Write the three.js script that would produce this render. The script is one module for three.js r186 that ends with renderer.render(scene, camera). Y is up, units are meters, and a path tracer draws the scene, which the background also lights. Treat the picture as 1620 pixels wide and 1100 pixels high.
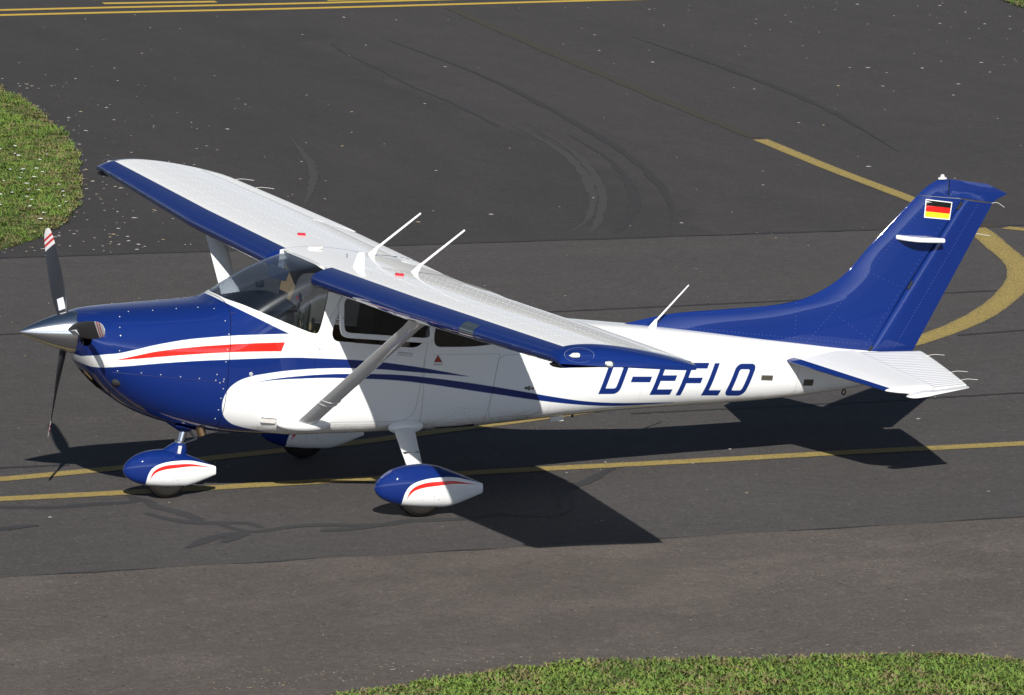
import * as THREE from 'three';
import { mergeGeometries as mergeRaw, toCreasedNormals } from 'three/addons/utils/BufferGeometryUtils.js';
import { RoundedBoxGeometry } from 'three/addons/geometries/RoundedBoxGeometry.js';
import { Brush, Evaluator, SUBTRACTION, INTERSECTION } from 'three-bvh-csg';
import { createNoise2D, createNoise3D } from 'simplex-noise';

// ---------------------------------------------------------------- camera, sky, sun, exposure
const scene = new THREE.Scene();
const camera = new THREE.PerspectiveCamera(6.351, 1024 / 695, 1, 6000);
{ // telephoto view from a terrace about ten metres up, 52 m away
  const right = new THREE.Vector3(0.927587, 0.014933, 0.373308), up = new THREE.Vector3(0.047549, 0.986357, -0.157604), fwd = new THREE.Vector3(0.370569, -0.163942, -0.914222);
  camera.matrixAutoUpdate = true;
  camera.position.set(-16.29988, 9.65368, 47.70465);
  camera.quaternion.setFromRotationMatrix(new THREE.Matrix4().makeBasis(right, up, fwd.negate()));
}
const SUN = new THREE.Vector3(-0.459, 1, 1.368).normalize();
function rng(seed) { let a = seed >>> 0; return () => { a = (a + 0x6d2b79f5) | 0; let t = Math.imul(a ^ (a >>> 15), 1 | a); t = (t + Math.imul(t ^ (t >>> 7), 61 | t)) ^ t; return ((t ^ (t >>> 14)) >>> 0) / 4294967296; }; }
const n2 = createNoise2D(rng(11)), n3 = createNoise3D(rng(12));
const clamp = (x, a = 0, b = 1) => Math.min(b, Math.max(a, x));
const smooth = (a, b, x) => { const t = clamp((x - a) / (b - a)); return t * t * (3 - 2 * t); };
const lerp = (a, b, t) => a + (b - a) * t;
{
  const W = 512, H = 256, d = new Float32Array(W * H * 4);
  for (let j = 0; j < H; j++) for (let i = 0; i < W; i++) {
    const e = (j / (H - 1) - 0.5) * Math.PI, az = (i / W - 0.5) * 2 * Math.PI, o = (j * W + i) * 4;
    const s = Math.max(0, Math.sin(e));
    const k = Math.pow(1 - s, 7.0);                       // pale air near the horizon, blue overhead
    const dx = Math.cos(e) * Math.cos(az), dz = Math.cos(e) * Math.sin(az);
    let cl = 0;
    if (s > 0.02) { const q = 0.9 / (s + 0.18); cl = 0.5 * n2(dx * q, dz * q) + 0.3 * n2(dx * q * 2.3 + 9, dz * q * 2.3) + 0.2 * n2(dx * q * 5.1, dz * q * 5.1 + 4); cl = smooth(0.3, 0.85, cl) * 0.35; }
    const cosS = dx * SUN.x + Math.sin(e) * SUN.y + dz * SUN.z, glow = Math.pow(0.5 + 0.5 * cosS, 5), hazeFill = 1 + 5.2 * glow * (0.35 + 0.65 * k);   // hazy sky glow towards the sun, added and strengthened to fill shaded sides
    const base = [lerp(0.020, 0.41, k) * hazeFill, lerp(0.034, 0.46, k) * hazeFill, lerp(0.062, 0.55, k) * hazeFill], cc = [0.40 * hazeFill, 0.42 * hazeFill, 0.45 * hazeFill];
    for (let c = 0; c < 3; c++) d[o + c] = e < 0 ? 0.12 : lerp(base[c], cc[c], cl);
    d[o + 3] = 1;
  }
  const sky = new THREE.DataTexture(d, W, H, THREE.RGBAFormat, THREE.FloatType);
  sky.mapping = THREE.EquirectangularReflectionMapping; sky.magFilter = THREE.LinearFilter; sky.minFilter = THREE.LinearFilter; sky.wrapS = THREE.RepeatWrapping; sky.needsUpdate = true;
  scene.background = sky; scene.environment = sky;
}
const sun = new THREE.DirectionalLight(new THREE.Color(1, 0.965, 0.91), 3.9);
sun.position.copy(SUN).multiplyScalar(60).add(new THREE.Vector3(3, 0, 0)); sun.target.position.set(3, 0, 0);
sun.castShadow = true; sun.shadow.mapSize.set(4096, 4096); sun.shadow.bias = -0.0004;
Object.assign(sun.shadow.camera, { left: -30, right: 30, top: 30, bottom: -30, near: 1, far: 160 });
scene.add(sun, sun.target);
const renderer = new THREE.WebGLRenderer({ antialias: true });
renderer.toneMapping = THREE.LinearToneMapping;
renderer.toneMappingExposure = 1.70;
renderer.shadowMap.enabled = true; renderer.shadowMap.type = THREE.PCFSoftShadowMap;

// ---------------------------------------------------------------- helpers
function mergeGeometries(list) { const all = list.every((g) => g.index), gs = list.map((g) => (all || !g.index ? g : g.toNonIndexed())), uv = gs.every((g) => g.attributes.uv); if (!uv) for (const g of gs) g.deleteAttribute('uv'); return mergeRaw(gs); }
const V = (x, y, z) => new THREE.Vector3(x, y, z);
const lin = (r, g, b) => new THREE.Color().setRGB(r, g, b);
function std(color, roughness = 0.6, extra = {}) { return new THREE.MeshStandardMaterial({ color, roughness, ...extra }); }
function paint(color, extra = {}) { return new THREE.MeshPhysicalMaterial({ color, roughness: 0.7, specularIntensity: 0.12, clearcoat: 1, clearcoatRoughness: 0.03, ...extra }); }
function mesh(name, geo, mat, parent, data) {
  const m = new THREE.Mesh(geo, mat); m.name = name; m.castShadow = m.receiveShadow = true; parent.add(m);
  if (data) Object.assign(m.userData, data);
  return m;
}
function group(name, parent, data) { const g = new THREE.Group(); g.name = name; parent.add(g); if (data) Object.assign(g.userData, data); return g; }
// rings: arrays of equally many [x,y,z]; closed: last point joins the first; caps close the ends
function loft(rings, { closed = true, capA = true, capB = true, uv = null, flip = false, crease = 0 } = {}) {
  const n = rings[0].length, pos = [], idx = [];
  for (const r of rings) for (const p of r) pos.push(p[0], p[1], p[2]);
  const m = closed ? n : n - 1;
  for (let i = 0; i < rings.length - 1; i++) for (let j = 0; j < m; j++) {
    const a = i * n + j, b = i * n + (j + 1) % n, c = a + n, d = b + n;
    if (flip) idx.push(a, b, c, b, d, c); else idx.push(a, c, b, b, c, d);
  }
  let g = new THREE.BufferGeometry();
  g.setAttribute('position', new THREE.Float32BufferAttribute(pos, 3)); g.setIndex(idx); g.computeVertexNormals();
  const parts = [g];
  const cap = (r, f) => {
    const c = [0, 0, 0]; for (const p of r) for (let k = 0; k < 3; k++) c[k] += p[k] / n;
    const q = [...c], ix = []; for (const p of r) q.push(...p);
    for (let j = 0; j < n; j++) { const a = 1 + j, b = 1 + (j + 1) % n; if (f !== flip) ix.push(0, b, a); else ix.push(0, a, b); }
    const h = new THREE.BufferGeometry(); h.setAttribute('position', new THREE.Float32BufferAttribute(q, 3)); h.setIndex(ix); h.computeVertexNormals(); parts.push(h);
  };
  if (capA) cap(rings[0], false); if (capB) cap(rings[rings.length - 1], true);
  g = parts.length > 1 ? mergeGeometries(parts) : g; if (crease) g = toCreasedNormals(g, crease);
  addUV(g, uv); return g;
}
function addUV(g, f) {
  const p = g.attributes.position, u = new Float32Array(p.count * 2), nn = g.attributes.normal;
  for (let i = 0; i < p.count; i++) { const r = f ? f(p.getX(i), p.getY(i), p.getZ(i), nn.getX(i), nn.getY(i), nn.getZ(i)) : [p.getX(i), p.getZ(i)]; u[2 * i] = r[0]; u[2 * i + 1] = r[1]; }
  g.setAttribute('uv', new THREE.BufferAttribute(u, 2)); return g;
}
function split(geo, test) { // faces of geo into two geometries, keeping the normals
  const g = geo.index ? geo.toNonIndexed() : geo, p = g.attributes.position, out = [[], []];
  for (let i = 0; i < p.count; i += 3) { const c = [0, 0, 0]; for (let k = 0; k < 3; k++) { c[0] += p.getX(i + k) / 3; c[1] += p.getY(i + k) / 3; c[2] += p.getZ(i + k) / 3; } out[test(i / 3, c) ? 0 : 1].push(i, i + 1, i + 2); }
  return out.map((ix) => { const h = new THREE.BufferGeometry(); for (const [k, a] of Object.entries(g.attributes)) { const s = a.itemSize, v = new Float32Array(ix.length * s); ix.forEach((q, o) => { for (let c = 0; c < s; c++) v[o * s + c] = a.getComponent(q, c); }); h.setAttribute(k, new THREE.BufferAttribute(v, s)); } return h; });
}
function tube(pts, r, seg = 8, n = 24, cap = true) {
  const curve = pts.length > 2 ? new THREE.CatmullRomCurve3(pts.map((p) => V(...p))) : new THREE.LineCurve3(V(...pts[0]), V(...pts[1]));
  const f = typeof r === 'function' ? r : () => r, N = pts.length > 2 ? n : 4, fr = curve.computeFrenetFrames(N, false), rings = [];
  for (let i = 0; i <= N; i++) { const c = curve.getPointAt(i / N), ring = []; for (let j = 0; j < seg; j++) { const a = j / seg * Math.PI * 2, q = c.clone().addScaledVector(fr.normals[i], Math.cos(a) * f(i / N)).addScaledVector(fr.binormals[i], Math.sin(a) * f(i / N)); ring.push([q.x, q.y, q.z]); } rings.push(ring); }
  return loft(rings, { capA: cap, capB: cap, flip: true });
}
function box(x, y, z, sx, sy, sz, r = 0.01, rot) { const g = new RoundedBoxGeometry(sx, sy, sz, 2, Math.min(r, sx / 2.1, sy / 2.1, sz / 2.1)); if (rot) g.applyMatrix4(new THREE.Matrix4().makeRotationFromEuler(new THREE.Euler(...rot))); g.translate(x, y, z); return g; }
function roundPoly(pts, r) { // rounded polygon as a Shape
  const s = new THREE.Shape(), n = pts.length;
  for (let i = 0; i < n; i++) {
    const p = pts[i], a = pts[(i + n - 1) % n], b = pts[(i + 1) % n], rr = p[2] ?? r;
    const la = Math.hypot(a[0] - p[0], a[1] - p[1]), lb = Math.hypot(b[0] - p[0], b[1] - p[1]), ra = Math.min(rr, la * 0.45), rb = Math.min(rr, lb * 0.45);
    const A = [p[0] + (a[0] - p[0]) / la * ra, p[1] + (a[1] - p[1]) / la * ra], B = [p[0] + (b[0] - p[0]) / lb * rb, p[1] + (b[1] - p[1]) / lb * rb];
    if (i === 0) s.moveTo(A[0], A[1]); else s.lineTo(A[0], A[1]);
    s.quadraticCurveTo(p[0], p[1], B[0], B[1]);
  }
  s.closePath(); return s;
}
function canvas(w, h) { const c = document.createElement('canvas'); c.width = w; c.height = h; return [c, c.getContext('2d')]; }
function canvasTex(c, color = true) { const t = new THREE.CanvasTexture(c); if (color) t.colorSpace = THREE.SRGBColorSpace; t.wrapS = t.wrapT = THREE.RepeatWrapping; return t; }
function curve1(xs, ys) { // smooth interpolation through stations
  const n = xs.length, m = [];
  for (let i = 0; i < n; i++) { const a = Math.max(0, i - 1), b = Math.min(n - 1, i + 1); const d0 = i > 0 ? (ys[i] - ys[i - 1]) / (xs[i] - xs[i - 1]) : 0, d1 = i < n - 1 ? (ys[i + 1] - ys[i]) / (xs[i + 1] - xs[i]) : 0; m.push(i === 0 ? d1 : i === n - 1 ? d0 : d0 * d1 <= 0 ? 0 : 2 * d0 * d1 / (d0 + d1)); }
  return (x) => { if (x <= xs[0]) return ys[0]; if (x >= xs[n - 1]) return ys[n - 1]; let i = 0; while (x > xs[i + 1]) i++; const h = xs[i + 1] - xs[i], t = (x - xs[i]) / h, t2 = t * t, t3 = t2 * t; return (2 * t3 - 3 * t2 + 1) * ys[i] + (t3 - 2 * t2 + t) * h * m[i] + (-2 * t3 + 3 * t2) * ys[i + 1] + (t3 - t2) * h * m[i + 1]; };
}
const fbm = (x, y, o = 4) => { let s = 0, a = 0.5; for (let i = 0; i < o; i++) { s += a * n2(x, y); x = x * 2.03 + 17; y = y * 2.03 - 9; a *= 0.5; } return s; };

// ---------------------------------------------------------------- ground, pavements, markings, grass
function tileTex(size, f, color = true) { // f(x, y) tileable over 0..1 -> [r,g,b] 0..255
  const d = new Uint8Array(size * size * 4);
  for (let j = 0; j < size; j++) for (let i = 0; i < size; i++) { const c = f(i / size, j / size, i, j), o = (j * size + i) * 4; d[o] = clamp(c[0], 0, 255); d[o + 1] = clamp(c[1], 0, 255); d[o + 2] = clamp(c[2], 0, 255); d[o + 3] = 255; }
  const t = new THREE.DataTexture(d, size, size); t.wrapS = t.wrapT = THREE.RepeatWrapping; t.magFilter = THREE.LinearFilter; t.minFilter = THREE.LinearMipmapLinearFilter; t.generateMipmaps = true; if (color) t.colorSpace = THREE.SRGBColorSpace; t.needsUpdate = true; return t;
}
const torus = (u, v, k) => { const a = u * 2 * Math.PI, b = v * 2 * Math.PI, r = k / (2 * Math.PI); return n3(Math.cos(a) * r + 40, Math.sin(a) * r + Math.cos(b) * r * 1.31, Math.sin(b) * r * 1.31 + 7); };
const R0 = rng(5);
const asphaltMap = tileTex(1024, (u, v) => {
  let g = 203 + 15 * torus(u, v, 170) + 12 * torus(u, v, 80) + 7 * torus(u, v, 24) + (R0() - 0.5) * 60;
  const q = R0(); if (q > 0.994) g += 40; if (q < 0.01) g -= 45;
  const w = (R0() - 0.5) * 5; return [g + w, g, g - w];
});
{ const d = asphaltMap.image.data; for (let i = 0; i < 7000; i++) { const cx = R0() * 1024 | 0, cy = R0() * 1024 | 0, r = 0.8 + R0() * R0() * 1.9, v = R0() < 0.75 ? 22 + R0() * 30 : -22 - R0() * 25, w = (R0() - 0.5) * 24, sz = 1 + R0() * 2.0; for (let y = -8; y <= 8; y++) for (let x = -5; x <= 5; x++) if (x * x / (r * r) + y * y / (r * r * sz * sz) < 1) { const o = (((cy + y + 1024) % 1024) * 1024 + (cx + x + 1024) % 1024) * 4; d[o] = clamp(d[o] + v + w, 0, 255); d[o + 1] = clamp(d[o + 1] + v, 0, 255); d[o + 2] = clamp(d[o + 2] + v - w, 0, 255); } } }
const asphaltBump = tileTex(512, (u, v) => { const g = 128 + (R0() - 0.5) * 150 + 30 * torus(u, v, 60); return [g, g, g]; }, false);
function asphalt(color) { return new THREE.MeshStandardMaterial({ color, roughness: 0.93, map: asphaltMap, bumpMap: asphaltBump, bumpScale: 0.003, vertexColors: true }); }
function polyInside(poly, x, z) { let c = false; for (let i = 0, j = poly.length - 1; i < poly.length; j = i++) { const a = poly[i], b = poly[j]; if ((a[1] > z) !== (b[1] > z) && x < (b[0] - a[0]) * (z - a[1]) / (b[1] - a[1]) + a[0]) c = !c; } return c; }
// a sheet between two border lines z = f0(x) (far) and z = f1(x) (near)
function sheet(x0, x1, nx, f0, f1, nz, y, tone) {
  const pos = [], uv = [], col = [], idx = [];
  for (let i = 0; i <= nx; i++) for (let j = 0; j <= nz; j++) {
    const x = lerp(x0, x1, i / nx), z = lerp(f0(x), f1(x), j / nz); pos.push(x, y, z); uv.push(x / 5.3, z / 5.3); const t = tone(x, z); col.push(...t);
  }
  for (let i = 0; i < nx; i++) for (let j = 0; j < nz; j++) { const a = i * (nz + 1) + j, b = a + 1, c = a + nz + 1, d = c + 1; idx.push(a, b, c, b, d, c); }
  const g = new THREE.BufferGeometry(); g.setAttribute('position', new THREE.Float32BufferAttribute(pos, 3)); g.setAttribute('uv', new THREE.Float32BufferAttribute(uv, 2)); g.setAttribute('color', new THREE.Float32BufferAttribute(col, 3)); g.setIndex(idx); g.computeVertexNormals(); return g;
}
{
  const g = new THREE.PlaneGeometry(6000, 6000, 1, 1); g.rotateX(-Math.PI / 2); g.translate(0, -0.03, 0);
  mesh('ground', g, std(lin(0.13, 0.14, 0.07), 1), scene, { kind: 'structure', label: 'flat airfield ground around the pavements', category: 'ground' });
}
const wob = (x, s) => 0.02 * n2(x * 0.9, s) + 0.012 * n2(x * 3.1, s + 5);
const backLine = (x) => -12.75 + 0.075 * (x - 3) + wob(x, 3), frontLine = (x) => 2.70 + 0.022 * (x + 2) + wob(x, 8);
const mottled = (x, z, s, amp) => 1 + amp * (0.8 * fbm(x * 0.22 + s, z * 0.09 + s) + 0.55 * fbm(x * 0.7 - s, z * 0.45) + 0.35 * n2(x * 2.1 + s, z * 1.6));
// rubbed tyre tracks: arcs of slightly paler or darker wear on the dark asphalt
const tracks = []; { const R = rng(77); for (let i = 0; i < 16; i++) tracks.push([R() * 5 - 2.5, 0.10 + R() * 0.3, (R() - 0.45) * 0.13, R() * 9]); }
function wear(x, z) { let s = 0; const cx = 13.9 - 0.045 * (z + 19) - 2.6 * Math.pow(clamp((z + 22) / 9), 2); for (const [o, w, a, p] of tracks) { const d = (x - cx - o * 1.4 + 2) / w; s += a * Math.exp(-d * d) * (0.6 + 0.5 * n2(z * 0.15 + p, p)); } return s; }
const taxiway = mesh('taxiway', sheet(-26, 52, 520, (x) => backLine(x) + 0.006, (x) => frontLine(x) - 0.003, 90, 0, (x, z) => { const t = mottled(x, z, 3, 0.09) * (1 + 0.05 * n2(x * 0.12, z * 1.5)); const w = 0.04 * fbm(x * 0.3 + 30, z * 0.3); return [t * (1 + w * 0.4), t, t * (1 - w * 0.5)]; }), asphalt(lin(0.078, 0.070, 0.066)), scene, { kind: 'structure', label: 'grey asphalt taxiway band under the aircraft', category: 'taxiway' });
const apron = mesh('apron', sheet(-26, 52, 520, () => -50, (x) => backLine(x) - 0.006, 150, 0, (x, z) => { const a = x + 0.11 * z + 0.004 * z * z, st = 0.05 * n2(a * 1.1, z * 0.05) + 0.045 * n2(a * 2.7 + 5, z * 0.07) + 0.03 * n2(a * 6 + 9, z * 0.1), lay = x - 11.2 + 0.1 * (z + 20) + 0.35 * n2(z * 0.4, 3) + 0.5 * n2(x * 0.6, z * 0.5), t = mottled(x, z, 21, 0.13) * (1 + 1.9 * wear(x, z) + st) * (lay < 0 ? 0.87 : 1) * lerp(0.94, 1, smooth(-0.4, 0.4, lay)); return [t * 1.01, t, t]; }), asphalt(lin(0.0515, 0.0460, 0.0445)), scene, { kind: 'structure', label: 'darker asphalt apron behind the aircraft', category: 'apron' });
const shoulder = mesh('pavement_shoulder', sheet(-26, 52, 520, (x) => frontLine(x) + 0.003, () => 12, 70, 0, (x, z) => { const t = mottled(x, z, 55, 0.13), p = 0.16 * smooth(0.05, 0.22, fbm(x * 0.35 + 4, z * 0.6) + 0.35 * smooth(3.0, 4.2, x) * smooth(6.3, 7.0, z)); return [t * (1.02 + p), t * (1 + p), t * (0.97 + p)]; }), asphalt(lin(0.122, 0.103, 0.090)), scene, { kind: 'structure', label: 'paler brownish asphalt shoulder in the foreground', category: 'pavement' });

function ribbon(pts, w, y, { closed = false, jitter = 0, seed = 1, smoothN = 0 } = {}) {
  let P = pts.map((p) => V(p[0], y, p[1]));
  if (smoothN) P = new THREE.CatmullRomCurve3(P, false, 'centripetal').getPoints(smoothN);
  const R = rng(seed), pos = [], uv = [], idx = []; let s = 0;
  for (let i = 0; i < P.length; i++) {
    const a = P[Math.max(0, i - 1)], b = P[Math.min(P.length - 1, i + 1)], t = b.clone().sub(a).normalize(), nrm = V(-t.z, 0, t.x);
    if (i) s += P[i].distanceTo(P[i - 1]);
    const ww = (typeof w === 'function' ? w(i / (P.length - 1)) : w) / 2, j0 = 1 + jitter * (R() - 0.5), j1 = 1 + jitter * (R() - 0.5), l = P[i].clone().addScaledVector(nrm, ww * j0), r = P[i].clone().addScaledVector(nrm, -ww * j1);
    pos.push(l.x, y, l.z, r.x, y, r.z); uv.push(s / 2.2, 0, s / 2.2, 1);
    if (i) { const k = 2 * (i - 1); idx.push(k, k + 2, k + 1, k + 1, k + 2, k + 3); }
  }
  const g = new THREE.BufferGeometry(); g.setAttribute('position', new THREE.Float32BufferAttribute(pos, 3)); g.setAttribute('uv', new THREE.Float32BufferAttribute(uv, 2)); g.setIndex(idx); g.computeVertexNormals(); return g;
}
const RY = rng(91);
function wornPaint(wearAmount, edge) { return tileTex(512, (u, v) => {
  const w = torus(u, v * 0.35, 70) * 0.5 + torus(u, v, 160) * 0.45 + (RY() - 0.5) * 0.9 - edge * Math.pow(Math.abs(v - 0.5) * 2, 3);
  const k = clamp(0.5 + (w + 1 - wearAmount * 2) * 1.5), f = (RY() - 0.5) * 18 + 14 * torus(u, v, 25);
  return [lerp(74, 176 + f, k), lerp(70, 151 + f, k), lerp(60, 72 + f * 0.6, k)];
}); }
const yellow = std(0xffffff, 0.85, { map: wornPaint(0.42, 0.2) }), yellowFaint = std(lin(0.50, 0.47, 0.44), 0.9, { map: wornPaint(0.97, 0.3) }), yellowFresh = std(lin(1.15, 1.08, 0.7), 0.8, { map: wornPaint(0.12, 0.05) });
const line1 = [[-12, -1.0], [-2.17, -1.05], [-1.05, -1.17], [0.0, -1.35], [1.59, -1.71], [2.35, -1.88], [3.29, -2.20], [4.17, -2.48], [5.40, -2.95], [7.03, -3.84], [8.37, -4.67], [9.36, -5.35], [10.47, -6.39], [11.59, -7.83], [12.37, -9.20], [12.85, -10.71], [13.14, -11.74], [13.31, -12.82]];
mesh('painted_line', ribbon(line1, (t) => lerp(0.19, 0.27, smooth(0.45, 0.7, t)), 0.004, { smoothN: 160, jitter: 0.08 }), yellow, taxiway, { label: 'worn yellow guide line curving off behind the tail' });
mesh('painted_line', ribbon([[13.33, -12.95], [13.47, -14.03], [13.66, -16.51], [13.92, -19.15]], 0.19, 0.004, { smoothN: 40, jitter: 0.06 }), yellow, apron);
mesh('painted_line', ribbon([[13.93, -19.3], [14.14, -21.57], [14.74, -27.06], [15.44, -33.1]], 0.16, 0.004, { smoothN: 40, jitter: 0.3 }), yellowFaint, apron, { label: 'almost worn off yellow guide line' });
mesh('painted_line', ribbon([[-14, -0.5], [-2.36, -0.39], [-1.31, -0.34], [-0.15, -0.30], [1.97, -0.28], [3.39, -0.26], [4.82, -0.21], [6.29, -0.19], [7.89, -0.13], [8.99, -0.12], [24, 0.2]], 0.2, 0.004, { smoothN: 160, jitter: 0.08, seed: 4 }), yellow, taxiway);
mesh('painted_line', ribbon([[13.52, -11.85], [13.75, -11.55], [15.2, -9.9]], 0.2, 0.004, { smoothN: 12 }), yellow, taxiway);
mesh('painted_line', ribbon([[13.05, -12.0], [13.5, -12.02]], 0.2, 0.0042, { jitter: 0.3 }), yellowFaint, taxiway);
for (const [z0, k] of [[-33.6, 0], [-34.2, 0]]) mesh('holding_line', ribbon([[-20, z0 - 0.5], [9.15, z0 - 0.22], [13.63, z0 + 0.02], [18.38, z0 + 0.1], [40, z0 + 0.9]], 0.2, 0.004, { smoothN: 90, jitter: 0.04, seed: 7 }), yellowFresh, apron);
for (const dz of [-34.85, -35.4]) for (let i = -3; i < 7; i++) { const x = 10.95 + i * 3.18; mesh('holding_dash', ribbon([[x, dz + 0.14 * (x - 11) * 0.8], [x + 1.6, dz + 0.14 * (x - 9.4) * 0.8]], 0.2, 0.004, { jitter: 0.05 }), yellowFresh, apron); }
const tar = std(lin(0.020, 0.020, 0.021), 0.75), tarMat2 = std(lin(0.026, 0.026, 0.027), 0.85);
const cracks = [[[-4, -0.12], [-1.41, -0.0], [-1.0, 0.13], [-0.65, 0.10], [-0.30, 0.08], [-0.24, -0.30]], [[-0.24, -0.08], [-0.19, 0.07], [-0.20, 0.35], [-0.12, 0.59], [-0.06, 0.88], [-0.06, 1.11], [0.04, 1.19]], [[-0.37, 0.58], [-0.27, 0.88], [-0.17, 1.05], [0.05, 1.16], [0.27, 1.23], [0.32, 1.44]],
  [[0.04, 1.19], [0.10, 1.41], [0.17, 1.57], [0.37, 1.54], [0.60, 1.47], [0.86, 1.49], [1.09, 1.59], [1.29, 1.62], [1.51, 1.54], [1.77, 1.57], [2.10, 1.56], [2.32, 1.44], [2.47, 1.56], [2.70, 1.68], [2.81, 1.66]], [[0.17, 1.57], [0.0, 1.61], [-0.19, 1.72], [-0.35, 1.87], [-0.51, 2.04]], [[0.19, 1.53], [0.01, 1.72], [-0.18, 1.92]], [[0.73, 1.70], [0.92, 1.71], [1.28, 1.65]], [[-3.2, 1.1], [-1.68, 0.87], [-1.35, 0.81]], [[4.02, -0.12], [3.83, 0.09], [3.67, 0.28], [3.47, 0.48], [3.29, 0.61], [3.22, 0.70], [3.07, 1.09], [2.97, 1.40], [2.81, 1.66]]];
cracks.forEach((c, i) => mesh('crack_seal', ribbon(c, (t) => 0.088 * (0.55 + 0.9 * Math.sin(Math.PI * clamp(t, 0.06, 0.94))), 0.0020 + i * 0.0003, { smoothN: c.length * 9, jitter: 0.3, seed: 20 + i }), tarMat2, taxiway));
const joints = [[[-40, -8.4], [1.15, -8.21], [6.61, -7.99], [9.08, -7.95], [11.79, -7.94], [40, -7.6]], [[5.2, -2.5], [7.34, -2.45], [9.04, -2.45], [20, -2.3]], [[9.89, -5.54], [10.63, -5.63], [13, -5.7]], [[-6, -1.8], [-0.90, -1.66], [-0.30, -1.62]]];
{ const bl = []; for (let x = -24; x <= 50; x += 0.5) bl.push([x, backLine(x) - 0.02]); mesh('joint_seal', ribbon(bl, (t) => 0.07 + 0.05 * n2(t * 40, 2), 0.003, { jitter: 0.5, seed: 71 }), tar, apron); for (const [a, b] of [[-2.0, -0.9], [-0.4, 0.3], [1.2, 1.9], [2.6, 3.5], [4.3, 5.1], [5.6, 6.6], [8, 11]]) { const fl = []; for (let x = a; x <= b; x += 0.1) fl.push([x, frontLine(x)]); mesh('joint_seal', ribbon(fl, (t) => 0.035 * Math.sin(Math.PI * clamp(t, .03, .97)) + .008, 0.003, { jitter: 0.8, seed: 72 }), tar, shoulder); } }
joints.forEach((c, i) => mesh('joint_seal', ribbon(c, 0.06, 0.0032, { smoothN: 120, jitter: 0.9, seed: 40 + i }), tar, taxiway));
mesh('crack_seal', ribbon([[12.4, -29.6], [12.23, -28.80], [11.99, -26.74], [11.75, -24.78], [11.64, -23.20], [11.38, -21.10]], 0.05, 0.004, { smoothN: 60, jitter: 1.1, seed: 60 }), tarMat2, apron);

// tyre marks rubbed into the apron where aircraft turn onto the taxiway
const rubbed = std(lin(0.064, 0.0585, 0.057), 0.9, { map: asphaltMap }), rubbedDark = std(lin(0.040, 0.0365, 0.036), 0.85, { map: asphaltMap });
[[[11.70, -22.29], [11.45, -20.06], [11.06, -18.05], [10.37, -15.82], [9.49, -13.79], [8.75, -12.6]], [[11.81, -21.34], [11.38, -18.81], [10.73, -16.51], [10.11, -14.87], [9.28, -13.12], [9.0, -12.65]], [[11.88, -20.12], [11.49, -17.93], [10.80, -15.70], [10.25, -14.32], [9.50, -12.92], [9.35, -12.65]], [[6.78, -15.31], [7.56, -17.14], [8.07, -18.61], [8.67, -21.01]], [[13.26, -30.09], [13.03, -25.85], [12.44, -21.47], [11.70, -17.60], [10.82, -14.66], [10.0, -12.75]], [[16.56, -29.23], [16.37, -25.65], [15.93, -21.77], [15.06, -17.78]]].forEach((c, i) => mesh('tyre_mark', ribbon(c, (t) => 0.11 * Math.sin(Math.PI * clamp(t, .02, .98)), 0.0025 + i * .0003, { smoothN: 60, jitter: 0.9, seed: 81 + i }), i % 3 === 2 || i === 4 ? rubbedDark : rubbed, apron));
// grass islands: soil sheet + tufts
const grassLeft = [[-30, -34], [3, -33.4], [6.6, -29.5], [7.04, -28.0], [6.64, -25.83], [6.57, -24.57], [6.34, -23.09], [6.11, -21.67], [5.65, -19.81], [5.06, -17.82], [4.49, -16.19], [3.89, -14.89], [3.35, -13.97], [2.74, -13.32], [2.0, -12.98], [-30, -14.6]];
const grassNear = [[-40, 9.6], [-3, 8.1], [-0.99, 7.36], [-0.62, 7.27], [0.02, 7.06], [0.74, 6.96], [1.18, 7.06], [1.63, 7.16], [2.30, 7.34], [3.02, 7.42], [3.39, 7.50], [3.68, 7.73], [3.91, 7.90], [6, 8.9], [40, 11.8], [40, 20], [-40, 20]];
const grassFar = [[23.9, -34.5], [23.62, -32.55], [23.43, -31.67], [23.32, -31.03], [24.5, -27.5], [28, -24], [60, -20], [60, -34.5]];
const soilMap = tileTex(256, (u, v) => { const g = 30 * torus(u, v, 40) + (R0() - 0.5) * 40; return [108 + g, 132 + g, 44 + g * 0.6]; });
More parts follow.
